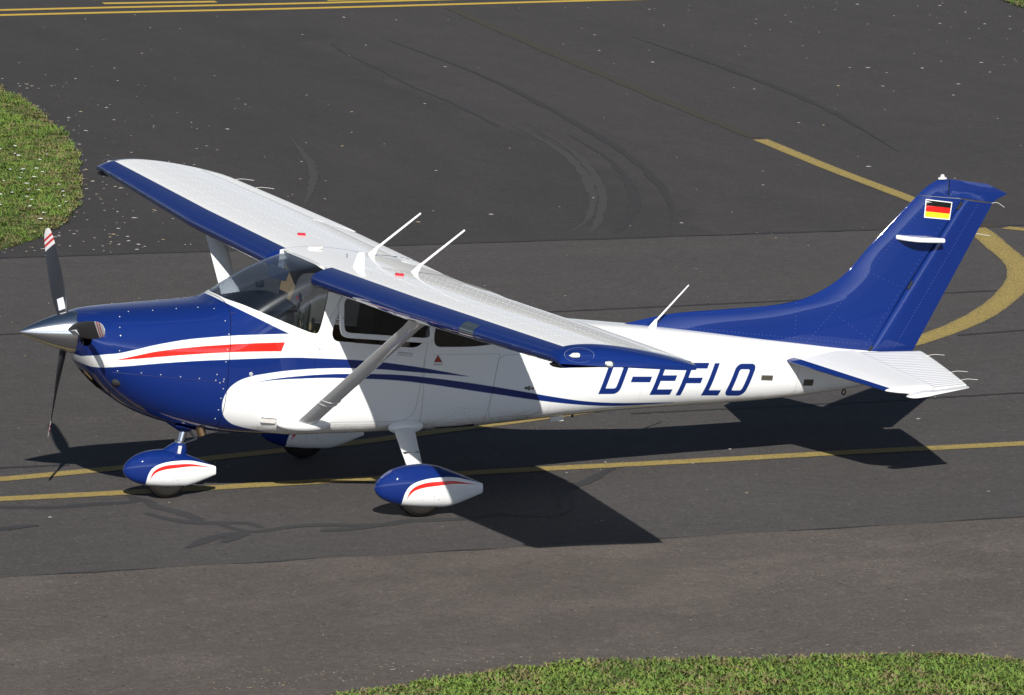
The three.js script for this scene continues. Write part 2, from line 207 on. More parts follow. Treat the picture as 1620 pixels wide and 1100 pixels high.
function grassPatch(poly, name, label, win, dens, seed) {
  const sh = new THREE.Shape(poly.map((p) => new THREE.Vector2(p[0], -p[1]))), g = new THREE.ExtrudeGeometry(sh, { depth: 0.035, bevelEnabled: false }); g.rotateX(-Math.PI / 2); g.translate(0, -0.012, 0); addUV(g, (x, y, z) => [x / 1.7, z / 1.7]);
  mesh(name, g, std(lin(0.30, 0.30, 0.24), 1, { map: soilMap }), scene, { kind: 'structure', label, category: 'grass verge' });
  const R = rng(seed), blades = [], pos = [], idx = [];
  for (let b = 0; b < 7; b++) { // one tuft
    const a = R() * 6.28, lean = 0.7 + R() * 1.2, h = 0.016 + R() * 0.018, w = 0.0035 + R() * 0.002, ox = (R() - 0.5) * 0.05, oz = (R() - 0.5) * 0.05, k = pos.length / 3, ca = Math.cos(a), sa = Math.sin(a), l = h * lean;
    pos.push(ox - sa * w, 0, oz + ca * w, ox + sa * w, 0, oz - ca * w, ox + ca * l * 0.4 - sa * w * 0.8, h * 0.7, oz + sa * l * 0.4 + ca * w * 0.8, ox + ca * l * 0.4 + sa * w * 0.8, h * 0.7, oz + sa * l * 0.4 - ca * w * 0.8, ox + ca * l, h, oz + sa * l);
    idx.push(k, k + 1, k + 2, k + 1, k + 3, k + 2, k + 2, k + 3, k + 4);
  }
  const t = new THREE.BufferGeometry(); t.setAttribute('position', new THREE.Float32BufferAttribute(pos, 3)); t.setIndex(idx); t.computeVertexNormals();
  const list = [];
  const edge = (x, z) => { let d = 9; for (let i = 0; i < poly.length; i++) { const a = poly[i], b = poly[(i + 1) % poly.length], dx = b[0] - a[0], dz = b[1] - a[1], s = clamp(((x - a[0]) * dx + (z - a[1]) * dz) / (dx * dx + dz * dz)); d = Math.min(d, Math.hypot(x - a[0] - dx * s, z - a[1] - dz * s)); } return d; };
  const [x0, x1, z0, z1] = win, N = Math.round((x1 - x0) * (z1 - z0) * dens);
  for (let i = 0; i < N; i++) {
    const x = lerp(x0, x1, R()), z = lerp(z0, z1, R()); const inside = polyInside(poly, x, z), d = edge(x, z);
    if (!inside && d > 0.10 * R() * R()) continue;
    const dry = clamp(0.14 + 0.75 * fbm(x * 0.8 + seed, z * 0.5) + 0.5 * n2(x * 3.1, z * 2.2) + (d < 0.45 ? 0.55 * (1 - d / 0.45) : 0));
    if (inside && R() < 0.15 * dry) continue;
    list.push([x, z, dry, 0.75 + R() * 0.75 + 0.25 * n2(x, z), R() * 6.28, R()]);
  }
  const im = new THREE.InstancedMesh(t, std(0xffffff, 0.8), list.length), M = new THREE.Matrix4(), Q = new THREE.Quaternion(), col = new THREE.Color();
  list.forEach(([x, z, dry, s, a, q], i) => {
    Q.setFromAxisAngle(V(0, 1, 0), a); M.compose(V(x, 0.018, z), Q, V(s, s * (dry > 0.7 ? 0.7 : 1), s)); im.setMatrixAt(i, M);
    const isDry = q < dry * 0.75; const v = (0.85 + 0.3 * ((q * 7.3) % 1)) * (1 + 0.35 * fbm(x * 1.3 + 3, z * 0.7));
    if (isDry) col.setRGB(0.165 * v, 0.142 * v, 0.058 * v); else col.setRGB(lerp(0.086, 0.128, (q * 3.7) % 1) * v, 0.166 * v, 0.024 * v);
    im.setColorAt(i, col);
  });
  im.name = { grass_island: 'grass_tufts', grass_verge: 'grass_tufts_001', grass_corner: 'grass_tufts_002' }[name]; im.castShadow = im.receiveShadow = true; im.userData = { kind: 'stuff', label: 'short green and straw coloured grass, ' + label, category: 'grass' }; scene.add(im);
}
grassPatch(grassLeft, 'grass_island', 'grass island beside the dark apron on the left', [-3, 7.6, -29.5, -12.6], 380, 31);
grassPatch(grassNear, 'grass_verge', 'grass verge along the foreground pavement edge', [-3.5, 7, 6.6, 10.2], 700, 32);
grassPatch(grassFar, 'grass_corner', 'far grass corner at the top right', [23, 29, -34.5, -26], 200, 33);
// daisies on the left island, pale chips of stone and dead leaves on the asphalt
function flake(R, s) { const n = 5, pos = [0, 0, 0], idx = [], a0 = R() * 6.28, el = 0.45 + R() * 0.4; for (let i = 0; i < n; i++) { const a = i / n * 6.283, r = s * (0.7 + 0.6 * R()); const x = Math.cos(a) * r, z = Math.sin(a) * r * el; pos.push(x * Math.cos(a0) - z * Math.sin(a0), -s * 0.25, x * Math.sin(a0) + z * Math.cos(a0)); idx.push(0, 1 + (i + 1) % n, 1 + i); } const g = new THREE.BufferGeometry(); g.setAttribute('position', new THREE.Float32BufferAttribute(pos, 3)); g.setIndex(idx); g.computeVertexNormals(); return g; }
function scatter(name, label, mat, spots, seed, y = 0.004, cat = 'gravel') { const R = rng(seed), gs = spots.map(([x, z, s]) => { const g = flake(R, s); g.translate(x, y + s * 0.25, z); return g; }); mesh(name, mergeGeometries(gs), mat, scene, { kind: 'stuff', label, category: cat }); }
{
  const R = rng(123), pale = [], straw = [], dark = [];
  for (let i = 0; i < 10000; i++) { // apron: scattered, thick beside the grass edges
    const x = lerp(0, 28, R()), z = lerp(-34, -12.8, R()); if (polyInside(grassLeft, x, z) || polyInside(grassFar, x, z)) continue;
    const gl = Math.exp(-Math.max(0, x - (6.5 - 0.22 * Math.max(0, z + 24))) / 0.8) , gf = Math.exp(-Math.hypot(x - 24.5, (z + 28) * 0.8) / 2.6);
    if (R() > 0.024 + 0.75 * gl * smooth(-29, -25, z) + 0.45 * gf) continue; (R() < 0.8 ? pale : straw).push([x, z, 0.012 + 0.028 * R() * R()]);
  }
  for (let i = 0; i < 170; i++) { const x = lerp(-3, 16, R()), z = lerp(-12.5, 2.5, R()); (R() < 0.45 ? pale : straw).push([x, z, 0.008 + 0.02 * R() * R()]); }
  for (let i = 0; i < 260; i++) { const x = lerp(-3.5, 6.5, R()), z = lerp(2.9, 7, R()); (R() < 0.6 ? pale : straw).push([x, z, 0.004 + 0.008 * R() * R()]); }
  for (let i = 0; i < 320; i++) { const x = lerp(-2, 5, R()), e = x < 1.2 ? 6.95 : 7.0 + (x - 1.2) * 0.25, z = e - Math.pow(R(), 2) * 0.5; (R() < 0.5 ? pale : straw).push([x, z, 0.004 + 0.010 * R()]); }
  scatter('stone_chips', 'small pale stone chips scattered over the asphalt', std(lin(0.34, 0.325, 0.30), 0.9), pale, 5);
  scatter('leaf_litter', 'straw coloured leaf bits scattered over the asphalt', std(lin(0.30, 0.235, 0.15), 0.9), straw, 6, 0.004, 'litter');
  const da = []; for (let i = 0; i < 70; i++) { const c = i % 3, x = [4.6, 3.4, 4.4][c] + (R() - 0.5) * 2.2, z = [-17.2, -16.2, -19.6][c] + (R() - 0.5) * 2.6; if (polyInside(grassLeft, x, z)) da.push([x, z, 0.02 + 0.014 * R()]); }
  scatter('daisies', 'white daisies dotted over the left grass island', std(lin(0.7, 0.7, 0.68), 0.8), da, 7, 0.05, 'daisies');
}

// ---------------------------------------------------------------- the aircraft
const plane = group('light_aircraft', scene, { label: 'blue and white high-wing propeller aircraft taxiing on the asphalt', category: 'aircraft' });
const BLUE = lin(0.003, 0.018, 0.126), WHITE = lin(0.72, 0.72, 0.708), RED = lin(0.55, 0.018, 0.012);
const waveBump = tileTex(512, (u, v) => { const g = 128 + 62 * torus(u, v, 7) + 30 * torus(u, v, 17); return [g, g, g]; }, false);
const M = {
  white: paint(WHITE, { bumpMap: waveBump, bumpScale: 0.0016, clearcoat: 0.5, clearcoatRoughness: 0.06 }), blue: paint(BLUE, { bumpMap: waveBump, bumpScale: 0.0008 }), whitePlain: paint(WHITE), bluePlain: paint(BLUE),
  chrome: std(lin(0.72, 0.73, 0.75), 0.16, { metalness: 1 }), steel: std(lin(0.45, 0.45, 0.46), 0.32, { metalness: 1 }), bronze: std(lin(0.50, 0.33, 0.17), 0.3, { metalness: 1 }),
  rubber: new THREE.MeshPhysicalMaterial({ color: lin(0.016, 0.0145, 0.013), roughness: 0.95, specularIntensity: 0.25 }), black: std(lin(0.012, 0.012, 0.013), 0.45), dark: std(lin(0.02, 0.02, 0.022), 0.8), seal: std(lin(0.03, 0.03, 0.03), 0.7),
  blade: new THREE.MeshPhysicalMaterial({ color: lin(0.018, 0.019, 0.022), roughness: 0.4, clearcoat: 0.5, clearcoatRoughness: 0.25 }),
  glass: new THREE.MeshPhysicalMaterial({ color: 0xffffff, roughness: 0.0, transmission: 1, thickness: 0, ior: 1.49 }), tint: new THREE.MeshPhysicalMaterial({ color: lin(0.42, 0.45, 0.47), roughness: 0.0, transmission: 1, thickness: 0, ior: 1.49 }),
  beige: std(lin(0.34, 0.26, 0.18), 0.85), cream: std(lin(0.20, 0.155, 0.11), 0.8), panelBlack: std(lin(0.009, 0.009, 0.010), 0.6), carpet: std(lin(0.10, 0.05, 0.035), 1), redPlastic: paint(lin(0.5, 0.012, 0.03)), warm: std(lin(0.60, 0.585, 0.55), 0.5), screw: std(lin(0.62, 0.63, 0.65), 0.35, { metalness: 0.6 }),
};
// --- fuselage loft: x, top, bottom, half width, height of greatest width, exponents of the upper and lower half
const ST = [[-0.81, 1.545, 1.275, .27, 1.41, 2.2, 2.2], [-0.795, 1.563, 1.22, .33, 1.40, 2.3, 2.2], [-0.76, 1.58, 1.15, .385, 1.38, 2.4, 2.2], [-0.68, 1.594, 1.04, .43, 1.34, 2.5, 2.2], [-0.55, 1.604, .91, .468, 1.30, 2.6, 2.3], [-0.30, 1.612, .745, .51, 1.24, 2.7, 2.5], [0.0, 1.620, .635, .535, 1.20, 2.8, 2.8], [.30, 1.632, .572, .55, 1.16, 2.9, 3.2], [.42, 1.665, .556, .553, 1.14, 3.0, 3.4], [.60, 1.755, .540, .556, 1.13, 3.7, 3.8], [.80, 1.842, .530, .558, 1.12, 4.6, 4.3], [1.0, 1.902, .520, .56, 1.12, 6, 5], [1.14, 1.930, .517, .56, 1.12, 7.5, 5], [1.3, 1.932, .515, .56, 1.12, 8, 5], [1.5, 1.924, .511, .56, 1.12, 8, 5], [1.7, 1.893, .508, .56, 1.12, 8, 5], [2.0, 1.830, .504, .557, 1.1, 8, 5], [2.3, 1.748, .502, .549, 1.08, 7, 5], [2.6, 1.655, .504, .535, 1.05, 5, 4.6], [2.8, 1.60, .510, .515, 1.0, 4, 4.2], [3.0, 1.51, .516, .49, .97, 3.3, 3.9], [3.2, 1.415, .520, .463, .95, 3, 3.6], [3.43, 1.335, .526, .43, .93, 2.9, 3.3], [3.9, 1.27, .538, .37, .91, 2.8, 3], [4.3, 1.222, .540, .325, .89, 2.8, 2.8], [4.68, 1.168, .540, .28, .875, 2.8, 2.6], [5.2, 1.085, .545, .225, .84, 2.7, 2.5], [5.6, 1.025, .560, .185, .81, 2.6, 2.4], [6.05, .958, .594, .14, .79, 2.5, 2.3], [6.3, .93, .624, .112, .78, 2.4, 2.2], [6.42, .915, .66, .085, .79, 2.3, 2.2]];
const SX = ST.map((s) => s[0]), SF = [1, 2, 3, 4, 5, 6].map((k) => curve1(SX, ST.map((s) => s[k])));
const station = (x) => SF.map((f) => f(x));
function halfWidth(x, y) { const [yT, yB, w, yM, nT, nB] = station(x), t = y >= yM ? (y - yM) / (yT - yM) : (yM - y) / (yM - yB), n = y >= yM ? nT : nB; return t >= 1 ? 0 : w * Math.pow(1 - Math.pow(t, n), 1 / n); }
const U0 = -0.86, UL = 7.4, V0 = 0.45, VH = 1.66; // livery sheet: one half of the canvas for each side of the aircraft
const sideUV = (x, y, far) => [(x - U0) / UL, (far ? 0.5 : 0) + 0.5 * (y - V0) / VH];
const swatchIn = sideUV(5.7, 1.95, false), swatchSeal = sideUV(6.2, 1.95, false);
function hull(off, uvMode, x0 = -0.81, x1 = 6.42, Nx = 104, MM = 30) {
  const pos = [], uv = [], idx = [], xs = []; for (let i = 0; i <= Nx; i++) xs.push(i < 14 ? lerp(x0, -0.6, Math.pow(i / 14, 1.4)) : lerp(-0.6, x1, (i - 14) / (Nx - 14)));
  for (const far of [false, true]) {
    const o = pos.length / 3;
    for (let i = 0; i <= Nx; i++) { const x = xs[i] + (i === 0 ? off : i === Nx ? -off : 0), [yT, yB, w, yM, nT, nB] = station(xs[i]);
      for (let j = 0; j <= MM; j++) { const th = (j / MM - 0.5) * Math.PI, c = Math.cos(th), s = Math.sin(th), n = s >= 0 ? nT : nB, cc = Math.pow(Math.max(0, c), 2 / n), ss = Math.pow(Math.abs(s), 2 / n);
        let z = (w - off) * cc, y = s >= 0 ? yM + (yT - off - yM) * ss : yM - (yM - yB - off) * ss; if (j === 0 || j === MM) z = 0; if (far) z = -z;
        pos.push(x, y, z); uv.push(...(uvMode ? uvMode : sideUV(x, y, far))); } }
    for (let i = 0; i < Nx; i++) for (let j = 0; j < MM; j++) { const a = o + i * (MM + 1) + j, b = a + 1, c = a + MM + 1, d = c + 1; if (far) idx.push(a, b, c, b, d, c); else idx.push(a, c, b, b, c, d); }
    for (const i of [0, Nx]) { const c0 = pos.length / 3, [yT, yB, , yM] = station(xs[i]); pos.push(xs[i] + (i === 0 ? off : -off), yM, 0); uv.push(...(uvMode ? uvMode : sideUV(xs[i], yM, far))); for (let j = 0; j < MM; j++) { const a = o + i * (MM + 1) + j; if ((i === 0) !== far) idx.push(c0, a, a + 1); else idx.push(c0, a + 1, a); } }
  }
  const g = new THREE.BufferGeometry(); g.setAttribute('position', new THREE.Float32BufferAttribute(pos, 3)); g.setAttribute('uv', new THREE.Float32BufferAttribute(uv, 2)); g.setIndex(idx); g.computeVertexNormals();
  const N = g.attributes.normal, P = g.attributes.position; for (let i = 0; i < N.count; i++) if (Math.abs(P.getZ(i)) < 1e-6 && Math.abs(N.getY(i)) > 0.3) { const l = Math.hypot(N.getX(i), N.getY(i)) || 1; N.setXYZ(i, N.getX(i) / l, N.getY(i) / l, 0); }
  return g;
}
const ev = new Evaluator(); ev.attributes = ['position', 'normal', 'uv']; ev.useGroups = false;
const brush = (g) => { const b = new Brush(g); b.updateMatrixWorld(true); return b; };
const sub = (a, b) => ev.evaluate(a, b, SUBTRACTION), cut = (a, b) => ev.evaluate(a, b, INTERSECTION);
function prism(shape, z0, z1, uv = swatchSeal) { const g = new THREE.ExtrudeGeometry(shape, { depth: z1 - z0, bevelEnabled: false, curveSegments: 10 }); g.translate(0, 0, z0); addUV(g, () => uv); return brush(g); }
function ngeo(b) { const g = b.geometry; g.clearGroups(); return g; }
// outlines in side view
const windshieldO = [[.418, 1.70, .01], [.425, 1.664, .01], [.504, 1.642, .05], [.673, 1.569, .1], [.876, 1.478, .1], [1.037, 1.409, .05], [1.105, 1.392, .05], [1.13, 1.45, .05], [1.161, 1.565, .05], [1.200, 1.745, .02], [1.222, 1.885, .02], [1.165, 1.918, .01], [1.150, 1.99, .01], [.6, 1.99, .01]];
const doorWin = [[1.222, 1.40, .08], [1.25, 1.325, .05], [1.642, 1.278, .1], [1.96, 1.236, .06], [2.03, 1.28, .05], [2.075, 1.45, .05], [2.085, 1.60, .05], [1.60, 1.72, .05], [1.35, 1.715, .06]];
const rearWin = [[2.118, 1.30, .06], [2.14, 1.235, .05], [2.454, 1.219, .1], [2.683, 1.229, .1], [2.83, 1.262, .1], [2.93, 1.34, .05], [2.75, 1.46, .05], [2.17, 1.585, .05]];
const doorO = [[1.34, 1.755, .08], [1.135, 1.36, .12], [1.094, 1.229, .1], [1.043, .815, .1], [1.033, .657, .03], [1.86, .625, .12], [1.965, .69, .12], [2.044, 1.156, .1], [2.105, 1.46, .1], [2.13, 1.63, .05]];
const bagO = [[2.77, 1.138, .06], [2.705, 1.10, .06], [2.637, .726, .1], [2.635, .60, .07], [3.10, .598, .07], [3.118, .69, .1], [3.143, .96, .1], [3.10, 1.10, .08]];
const grow = (pts, d) => { const c = [0, 0]; for (const p of pts) { c[0] += p[0] / pts.length; c[1] += p[1] / pts.length; } return pts.map((p) => { const l = Math.hypot(p[0] - c[0], p[1] - c[1]); return [p[0] + (p[0] - c[0]) / l * d, p[1] + (p[1] - c[1]) / l * d, p[2]]; }); };
// --- livery canvas
const [LC, lx] = canvas(2048, 1024), [BC, bx] = canvas(2048, 1024);
const hex = (c) => '#' + c.getHexString();
{
  const kx = 2048 / UL, ky = 512 / VH;
  lx.fillStyle = hex(WHITE); lx.fillRect(0, 0, 2048, 1024); bx.fillStyle = '#808080'; bx.fillRect(0, 0, 2048, 1024);
  const R = rng(2);
  for (const far of [false, true]) {
    for (const c of [lx, bx]) { c.save(); c.beginPath(); c.rect(0, far ? 0 : 512, 2048, 512); c.clip(); c.translate(-U0 * kx, (far ? 512 : 1024) + V0 * ky); c.scale(kx, -ky); }
    const poly = (pts, fill) => { lx.fillStyle = fill; lx.beginPath(); pts.forEach((p, i) => (i ? lx.lineTo(p[0], p[1]) : lx.moveTo(p[0], p[1]))); lx.closePath(); lx.fill(); };
    const curve = (pts, n = 8) => new THREE.SplineCurve(pts.map((p) => new THREE.Vector2(p[0], p[1]))).getPoints(pts.length * n).map((p) => [p.x, p.y]);
    const b = hex(BLUE), w = hex(WHITE), r = hex(RED);
    // upper blue nose down to the white stripe, ending along the windshield band
    const wTop = curve([[-0.86, 1.20], [-0.80, 1.24], [-0.771, 1.268], [-0.673, 1.290], [-0.566, 1.300], [-0.424, 1.328], [-0.269, 1.359], [-0.03, 1.390], [0.183, 1.402], [0.502, 1.410], [0.858, 1.407]]);
    poly([...wTop, [0.769, 1.451], [0.57, 1.555], [0.42, 1.632], [0.385, 1.652], [0.37, 1.75], [-0.9, 1.75]], b);
    // lower blue with its tail stripe and the white oval cut out of its rear
    const wBot = curve([[-0.86, 1.16], [-0.80, 1.178], [-0.771, 1.174], [-0.744, 1.170], [-0.698, 1.172], [-0.548, 1.188], [-0.245, 1.208], [0.069, 1.217], [0.335, 1.217], [0.848, 1.210], [1.094, 1.193], [1.369, 1.169], [1.644, 1.135], [1.866, 1.098], [2.09, 1.054], [2.446, 0.972]]);
    const low = curve([[2.446, 0.972], [2.09, 1.020], [1.866, 1.048], [1.645, 1.076], [1.369, 1.099], [1.095, 1.108], [0.822, 1.102], [0.568, 1.078]]);
    const oval = curve([[0.568, 1.078], [0.443, 1.045], [0.348, 0.979], [0.300, 0.875], [0.314, 0.764], [0.381, 0.687], [0.484, 0.640], [0.711, 0.580], [0.873, 0.545], [1.0, 0.50]]);
    poly([...wBot, ...low, ...oval, [1.0, 0.3], [-0.9, 0.3]], b);
    poly(curve([[-0.584, 1.243], [-0.425, 1.277], [-0.246, 1.308], [0.017, 1.329], [0.284, 1.338], [0.551, 1.341], [0.822, 1.337]]).concat([[0.793, 1.265]], curve([[0.793, 1.265], [0.55, 1.274], [0.282, 1.277], [0.016, 1.273], [-0.245, 1.262], [-0.45, 1.250], [-0.584, 1.243]])), r);
    const up3 = curve([[0.569, 1.021], [0.768, 1.043], [0.986, 1.054], [1.205, 1.056], [1.425, 1.048], [1.645, 1.035], [1.867, 1.014], [2.091, .981], [2.315, .943], [2.544, .899], [2.777, .850], [3.016, .796], [3.261, .740], [3.513, .688], [3.776, .650], [4.05, .625], [4.42, .603]]), lo3 = curve([[4.42, .601], [4.05, .604], [3.803, .617], [3.524, .651], [3.268, .694], [3.02, .742], [2.779, .792], [2.545, .839], [2.318, .884], [2.091, .928], [1.867, .966], [1.646, .993], [1.425, 1.010], [1.206, 1.026], [.987, 1.032], [.768, 1.032], [.569, 1.021]]);
    poly([...up3, ...lo3], b);
    // registration: slanted strokes, reading the right way round on each side
    { const H = 0.275, S = 0.047, sh = 0.40, W = [0.175, 0.155, 0.175, 0.155, 0.145, 0.175];
      const base = (i) => [[3.660, .738], [3.925, .723], [4.155, .694], [4.409, .670], [4.659, .650], [4.875, .632]][i];
      const chars = 'D-EFLO'.split('');
      const put = (ch, bxx, byy) => {
        const q = (pts) => poly(pts.map(([u, v]) => [bxx + u + sh * v, byy + v - 0.07 * u]), b), R4 = (x0, y0, x1, y1) => q([[x0, y0], [x1, y0], [x1, y1], [x0, y1]]), w0 = 0.192;
        const ring = (left) => { const o = (x0, y0, x1, y1, rr) => { const P = []; const cs = [[x1 - rr, y1 - rr, 0], [x0 + rr, y1 - rr, 1], [x0 + rr, y0 + rr, 2], [x1 - rr, y0 + rr, 3]]; for (const [cx, cy, k] of cs) { if (left && (k === 1 || k === 2)) { P.push([x0, k === 1 ? y1 : y0]); continue; } for (let a = 0; a <= 6; a++) { const t = (k + a / 6) * Math.PI / 2; P.push([cx + rr * Math.cos(t), cy + rr * Math.sin(t)]); } } return P; }; q(o(0, 0, w0, H, .05)); const keep = b; lx.fillStyle = w; const P = o(S, S, w0 - S, H - S, .018).map(([u, v]) => [bxx + u + sh * v, byy + v - 0.07 * u]); poly(P, w); };
        if (ch === 'D') ring(true); if (ch === 'O') ring(false);
        if (ch === '-') R4(0.0, 0.095, 0.185, 0.095 + S);
        if (ch === 'E') { R4(0, 0, S, H); R4(0, 0, .196, S); R4(0, .118, .186, .118 + S); R4(0, H - S, .196, H); }
        if (ch === 'F') { R4(0, 0, S, H); R4(0, .105, .186, .105 + S); R4(0, H - S, .196, H); }
        if (ch === 'L') { R4(0, 0, S, H); R4(0, 0, .165, S); }
      };
      if (!far) chars.forEach((c, i) => put(c, ...base(i)));
      else { lx.save(); lx.translate(8.92, 0); lx.scale(-1, 1); chars.forEach((c, i) => put(c, base(i)[0], base(5 - i)[1] + 0.02)); lx.restore(); } }
    // placards and plates
    poly([[5.223, .792], [5.335, .782], [5.33, .738], [5.22, .748]], '#4a473f'); poly([[5.64, .728], [5.735, .720], [5.73, .664], [5.635, .672]], '#4a473f');
    if (!far) {
      poly([[2.128, 1.112], [2.194, 1.108], [2.158, 1.164]], '#a02a1c'); lx.strokeStyle = '#5a4a44'; lx.lineWidth = 0.006; lx.stroke(); poly([[2.118, 1.100], [2.204, 1.095], [2.203, 1.078], [2.117, 1.083]], '#c9c6c0'); poly([[2.124, 1.094], [2.198, 1.090], [2.198, 1.086], [2.124, 1.090]], '#77736c');
      poly([[5.98, .74], [6.10, .728], [6.10, .722], [5.98, .734]], '#5f5b55'); poly([[5.98, .728], [6.08, .718], [6.08, .713], [5.98, .723]], '#5f5b55');
      for (const [x, y, q] of [[2.965, .842, .012], [2.995, .839, .018], [3.03, .834, .012]]) { lx.fillStyle = '#3c3a37'; lx.beginPath(); lx.ellipse(x, y, q, q, 0, 0, 7); lx.fill(); lx.fillStyle = '#8f8b85'; lx.beginPath(); lx.ellipse(x, y, q * 0.4, q * 0.4, 0, 0, 7); lx.fill(); }
      for (const [x, y] of [[2.985, .838]]) { void x; void y; }
    }
    // oily grime with streaks along the belly edge, as on the photographed skin
    for (let i = 0; i < 900; i++) { const x = lerp(0.5, 3.4, R()), yb = station(x)[1], y = yb + 0.02 + Math.abs(R() + R() - 1) * 0.11, l = 0.02 + R() * 0.09; lx.fillStyle = `rgba(${120 + R() * 30 | 0},${100 + R() * 25 | 0},${70 + R() * 20 | 0},${0.03 + 0.07 * R()})`; lx.fillRect(x, y, l, 0.003 + R() * 0.012); }
    for (let i = 0; i < 260; i++) { const x = lerp(3.4, 6.2, R()), yb = station(x)[1], y = yb + 0.02 + R() * R() * 0.06; lx.fillStyle = `rgba(130,112,80,${0.04 + 0.06 * R()})`; lx.fillRect(x, y, 0.02 + R() * 0.07, 0.004 + R() * 0.008); }
    // seams and rivets
    const seam = (pts, wd = 0.004) => { bx.strokeStyle = '#303030'; bx.lineWidth = wd * 1.6; lx.strokeStyle = 'rgba(80,72,62,0.42)'; lx.lineWidth = wd; for (const c of [lx, bx]) { c.beginPath(); pts.forEach((p, i) => (i ? c.lineTo(p[0], p[1]) : c.moveTo(p[0], p[1]))); c.stroke(); } };
    const rivets = (a, c, step = 0.028, rad = 0.0045) => { const L = Math.hypot(c[0] - a[0], c[1] - a[1]), n = Math.max(1, Math.round(L / step)); for (let i = 0; i <= n; i++) { const x = lerp(a[0], c[0], i / n), y = lerp(a[1], c[1], i / n); bx.fillStyle = '#e8e8e8'; bx.beginPath(); bx.ellipse(x, y, rad, rad, 0, 0, 7); bx.fill(); lx.fillStyle = 'rgba(96,84,66,0.20)'; lx.beginPath(); lx.ellipse(x, y - rad * 0.7, rad * 1.1, rad * 0.6, 0, 0, 7); lx.fill(); } };
    seam([[2.02, .60], [2.044, 1.156]]); seam([[2.60, .52], [2.626, .727], [2.72, 1.15]]); seam([[3.20, .54], [3.24, 1.38]], .0016); seam([[4.05, .55], [4.10, 1.24]], .0012); seam([[5.56, .57], [5.60, 1.02]], .003); seam([[3.2, 1.0], [5.6, .86]], .0012); seam([[2.12, 1.175], [2.62, 1.15], [2.72, 1.145]], .0025);
    rivets([1.12, .635], [1.84, .608]); rivets([1.10, .610], [1.90, .585]); rivets([1.25, .56], [1.9, .55], .05); rivets([2.03, .63], [2.6, .60]); rivets([2.03, .74], [2.6, .70], .05); rivets([2.03, .62], [2.06, 1.1], .05); rivets([2.58, .56], [2.60, .75], .03); rivets([2.06, .60], [2.6, .575]);
    for (let a = 0; a <= 6; a++) { const t = a / 6 * Math.PI; for (const q of [.045, .075]) { const x = 2.36 + Math.cos(t) * q * 1.3, y = .645 + Math.sin(t) * q; rivets([x, y], [x, y], 1, .005); } }
    for (const x of [3.22, 4.07, 4.88, 5.58]) rivets([x, .60], [x + 0.02, station(x)[0] - 0.03], .035, .0035);
    rivets([3.25, .60], [5.55, .60], .035, .004); rivets([3.25, 1.0], [5.55, .86], .04, .0035); rivets([5.62, .90], [6.3, .86], .03, .0035); rivets([5.64, .62], [5.68, .95], .03, .0035);
    if (!far) { seam([[1.08, 1.305], [1.075, 1.285], [1.20, 1.262], [1.28, 1.255]], .005); seam([[.995, .85], [1.0, .83], [1.1, .824]], .005); seam([[1.09, 1.36], [1.085, 1.33], [1.1, 1.33], [1.105, 1.35], [1.09, 1.36]], .003); }
    for (const c of [lx, bx]) c.restore();
  }
  // interior lining and window rubber swatches (in the empty corner above the tail)
  const sw = (x, col) => { lx.fillStyle = col; const u = (x - U0) * kx; lx.fillRect(u - 70, 1024 - (1.95 - V0) * ky - 40, 140, 80); }; sw(5.7, '#8d7759'); sw(6.2, '#2c2a28');
}
const liveryMap = canvasTex(LC), liveryBump = canvasTex(BC, false);
const livery = new THREE.MeshPhysicalMaterial({ map: liveryMap, bumpMap: liveryBump, bumpScale: 0.0022, roughness: 0.7, specularIntensity: 0.12, clearcoat: 1, clearcoatRoughness: 0.04 });
const innerHull = brush(hull(0.02, swatchIn)), outer = brush(hull(0, null));
let shell = sub(outer, innerHull);
const paneShell = sub(brush(hull(0.003, null)), brush(hull(0.009, null)));
const firewall = new THREE.Shape([[-2, -1], [.235, -1], [.30, .69], [.318, .85], [.335, 1.06], [.35, 1.265], [.372, 1.463], [.405, 1.60], [.412, 3], [-2, 3]].map((p) => new THREE.Vector2(...p)));
const firewallBack = new THREE.Shape([[-2, -1], [.240, -1], [.305, .69], [.323, .85], [.340, 1.06], [.355, 1.265], [.377, 1.463], [.410, 1.60], [.417, 3], [-2, 3]].map((p) => new THREE.Vector2(...p)));
let cowl = cut(shell, prism(firewall, -1, 1)), body = sub(shell, prism(firewallBack, -1, 1));
const P = (pts, z0, z1) => prism(roundPoly(pts, .05), z0, z1);
const wsP = P(windshieldO, -1, 1);
body = sub(body, wsP);
const windshieldG = cut(paneShell, P(grow(windshieldO, .004), -1, 1));
const doors = [], panes = [];
for (const s of [1, -1]) {
  const z = s > 0 ? [0.2, 1] : [-1, -0.2];
  let door = cut(shell, P(grow(doorO, -0.0008), ...z)); body = sub(body, P(grow(doorO, 0.0014), ...z));
  door = sub(door, P(doorWin, ...z)); body = sub(body, P(rearWin, ...z));
  doors.push(door); panes.push([cut(paneShell, P(grow(doorWin, .003), ...z)), cut(paneShell, P(grow(rearWin, .003), ...z))]);
}
const bag = cut(shell, P(grow(bagO, -0.0008), 0.1, 1)); body = sub(body, P(grow(bagO, 0.0014), 0.1, 1));
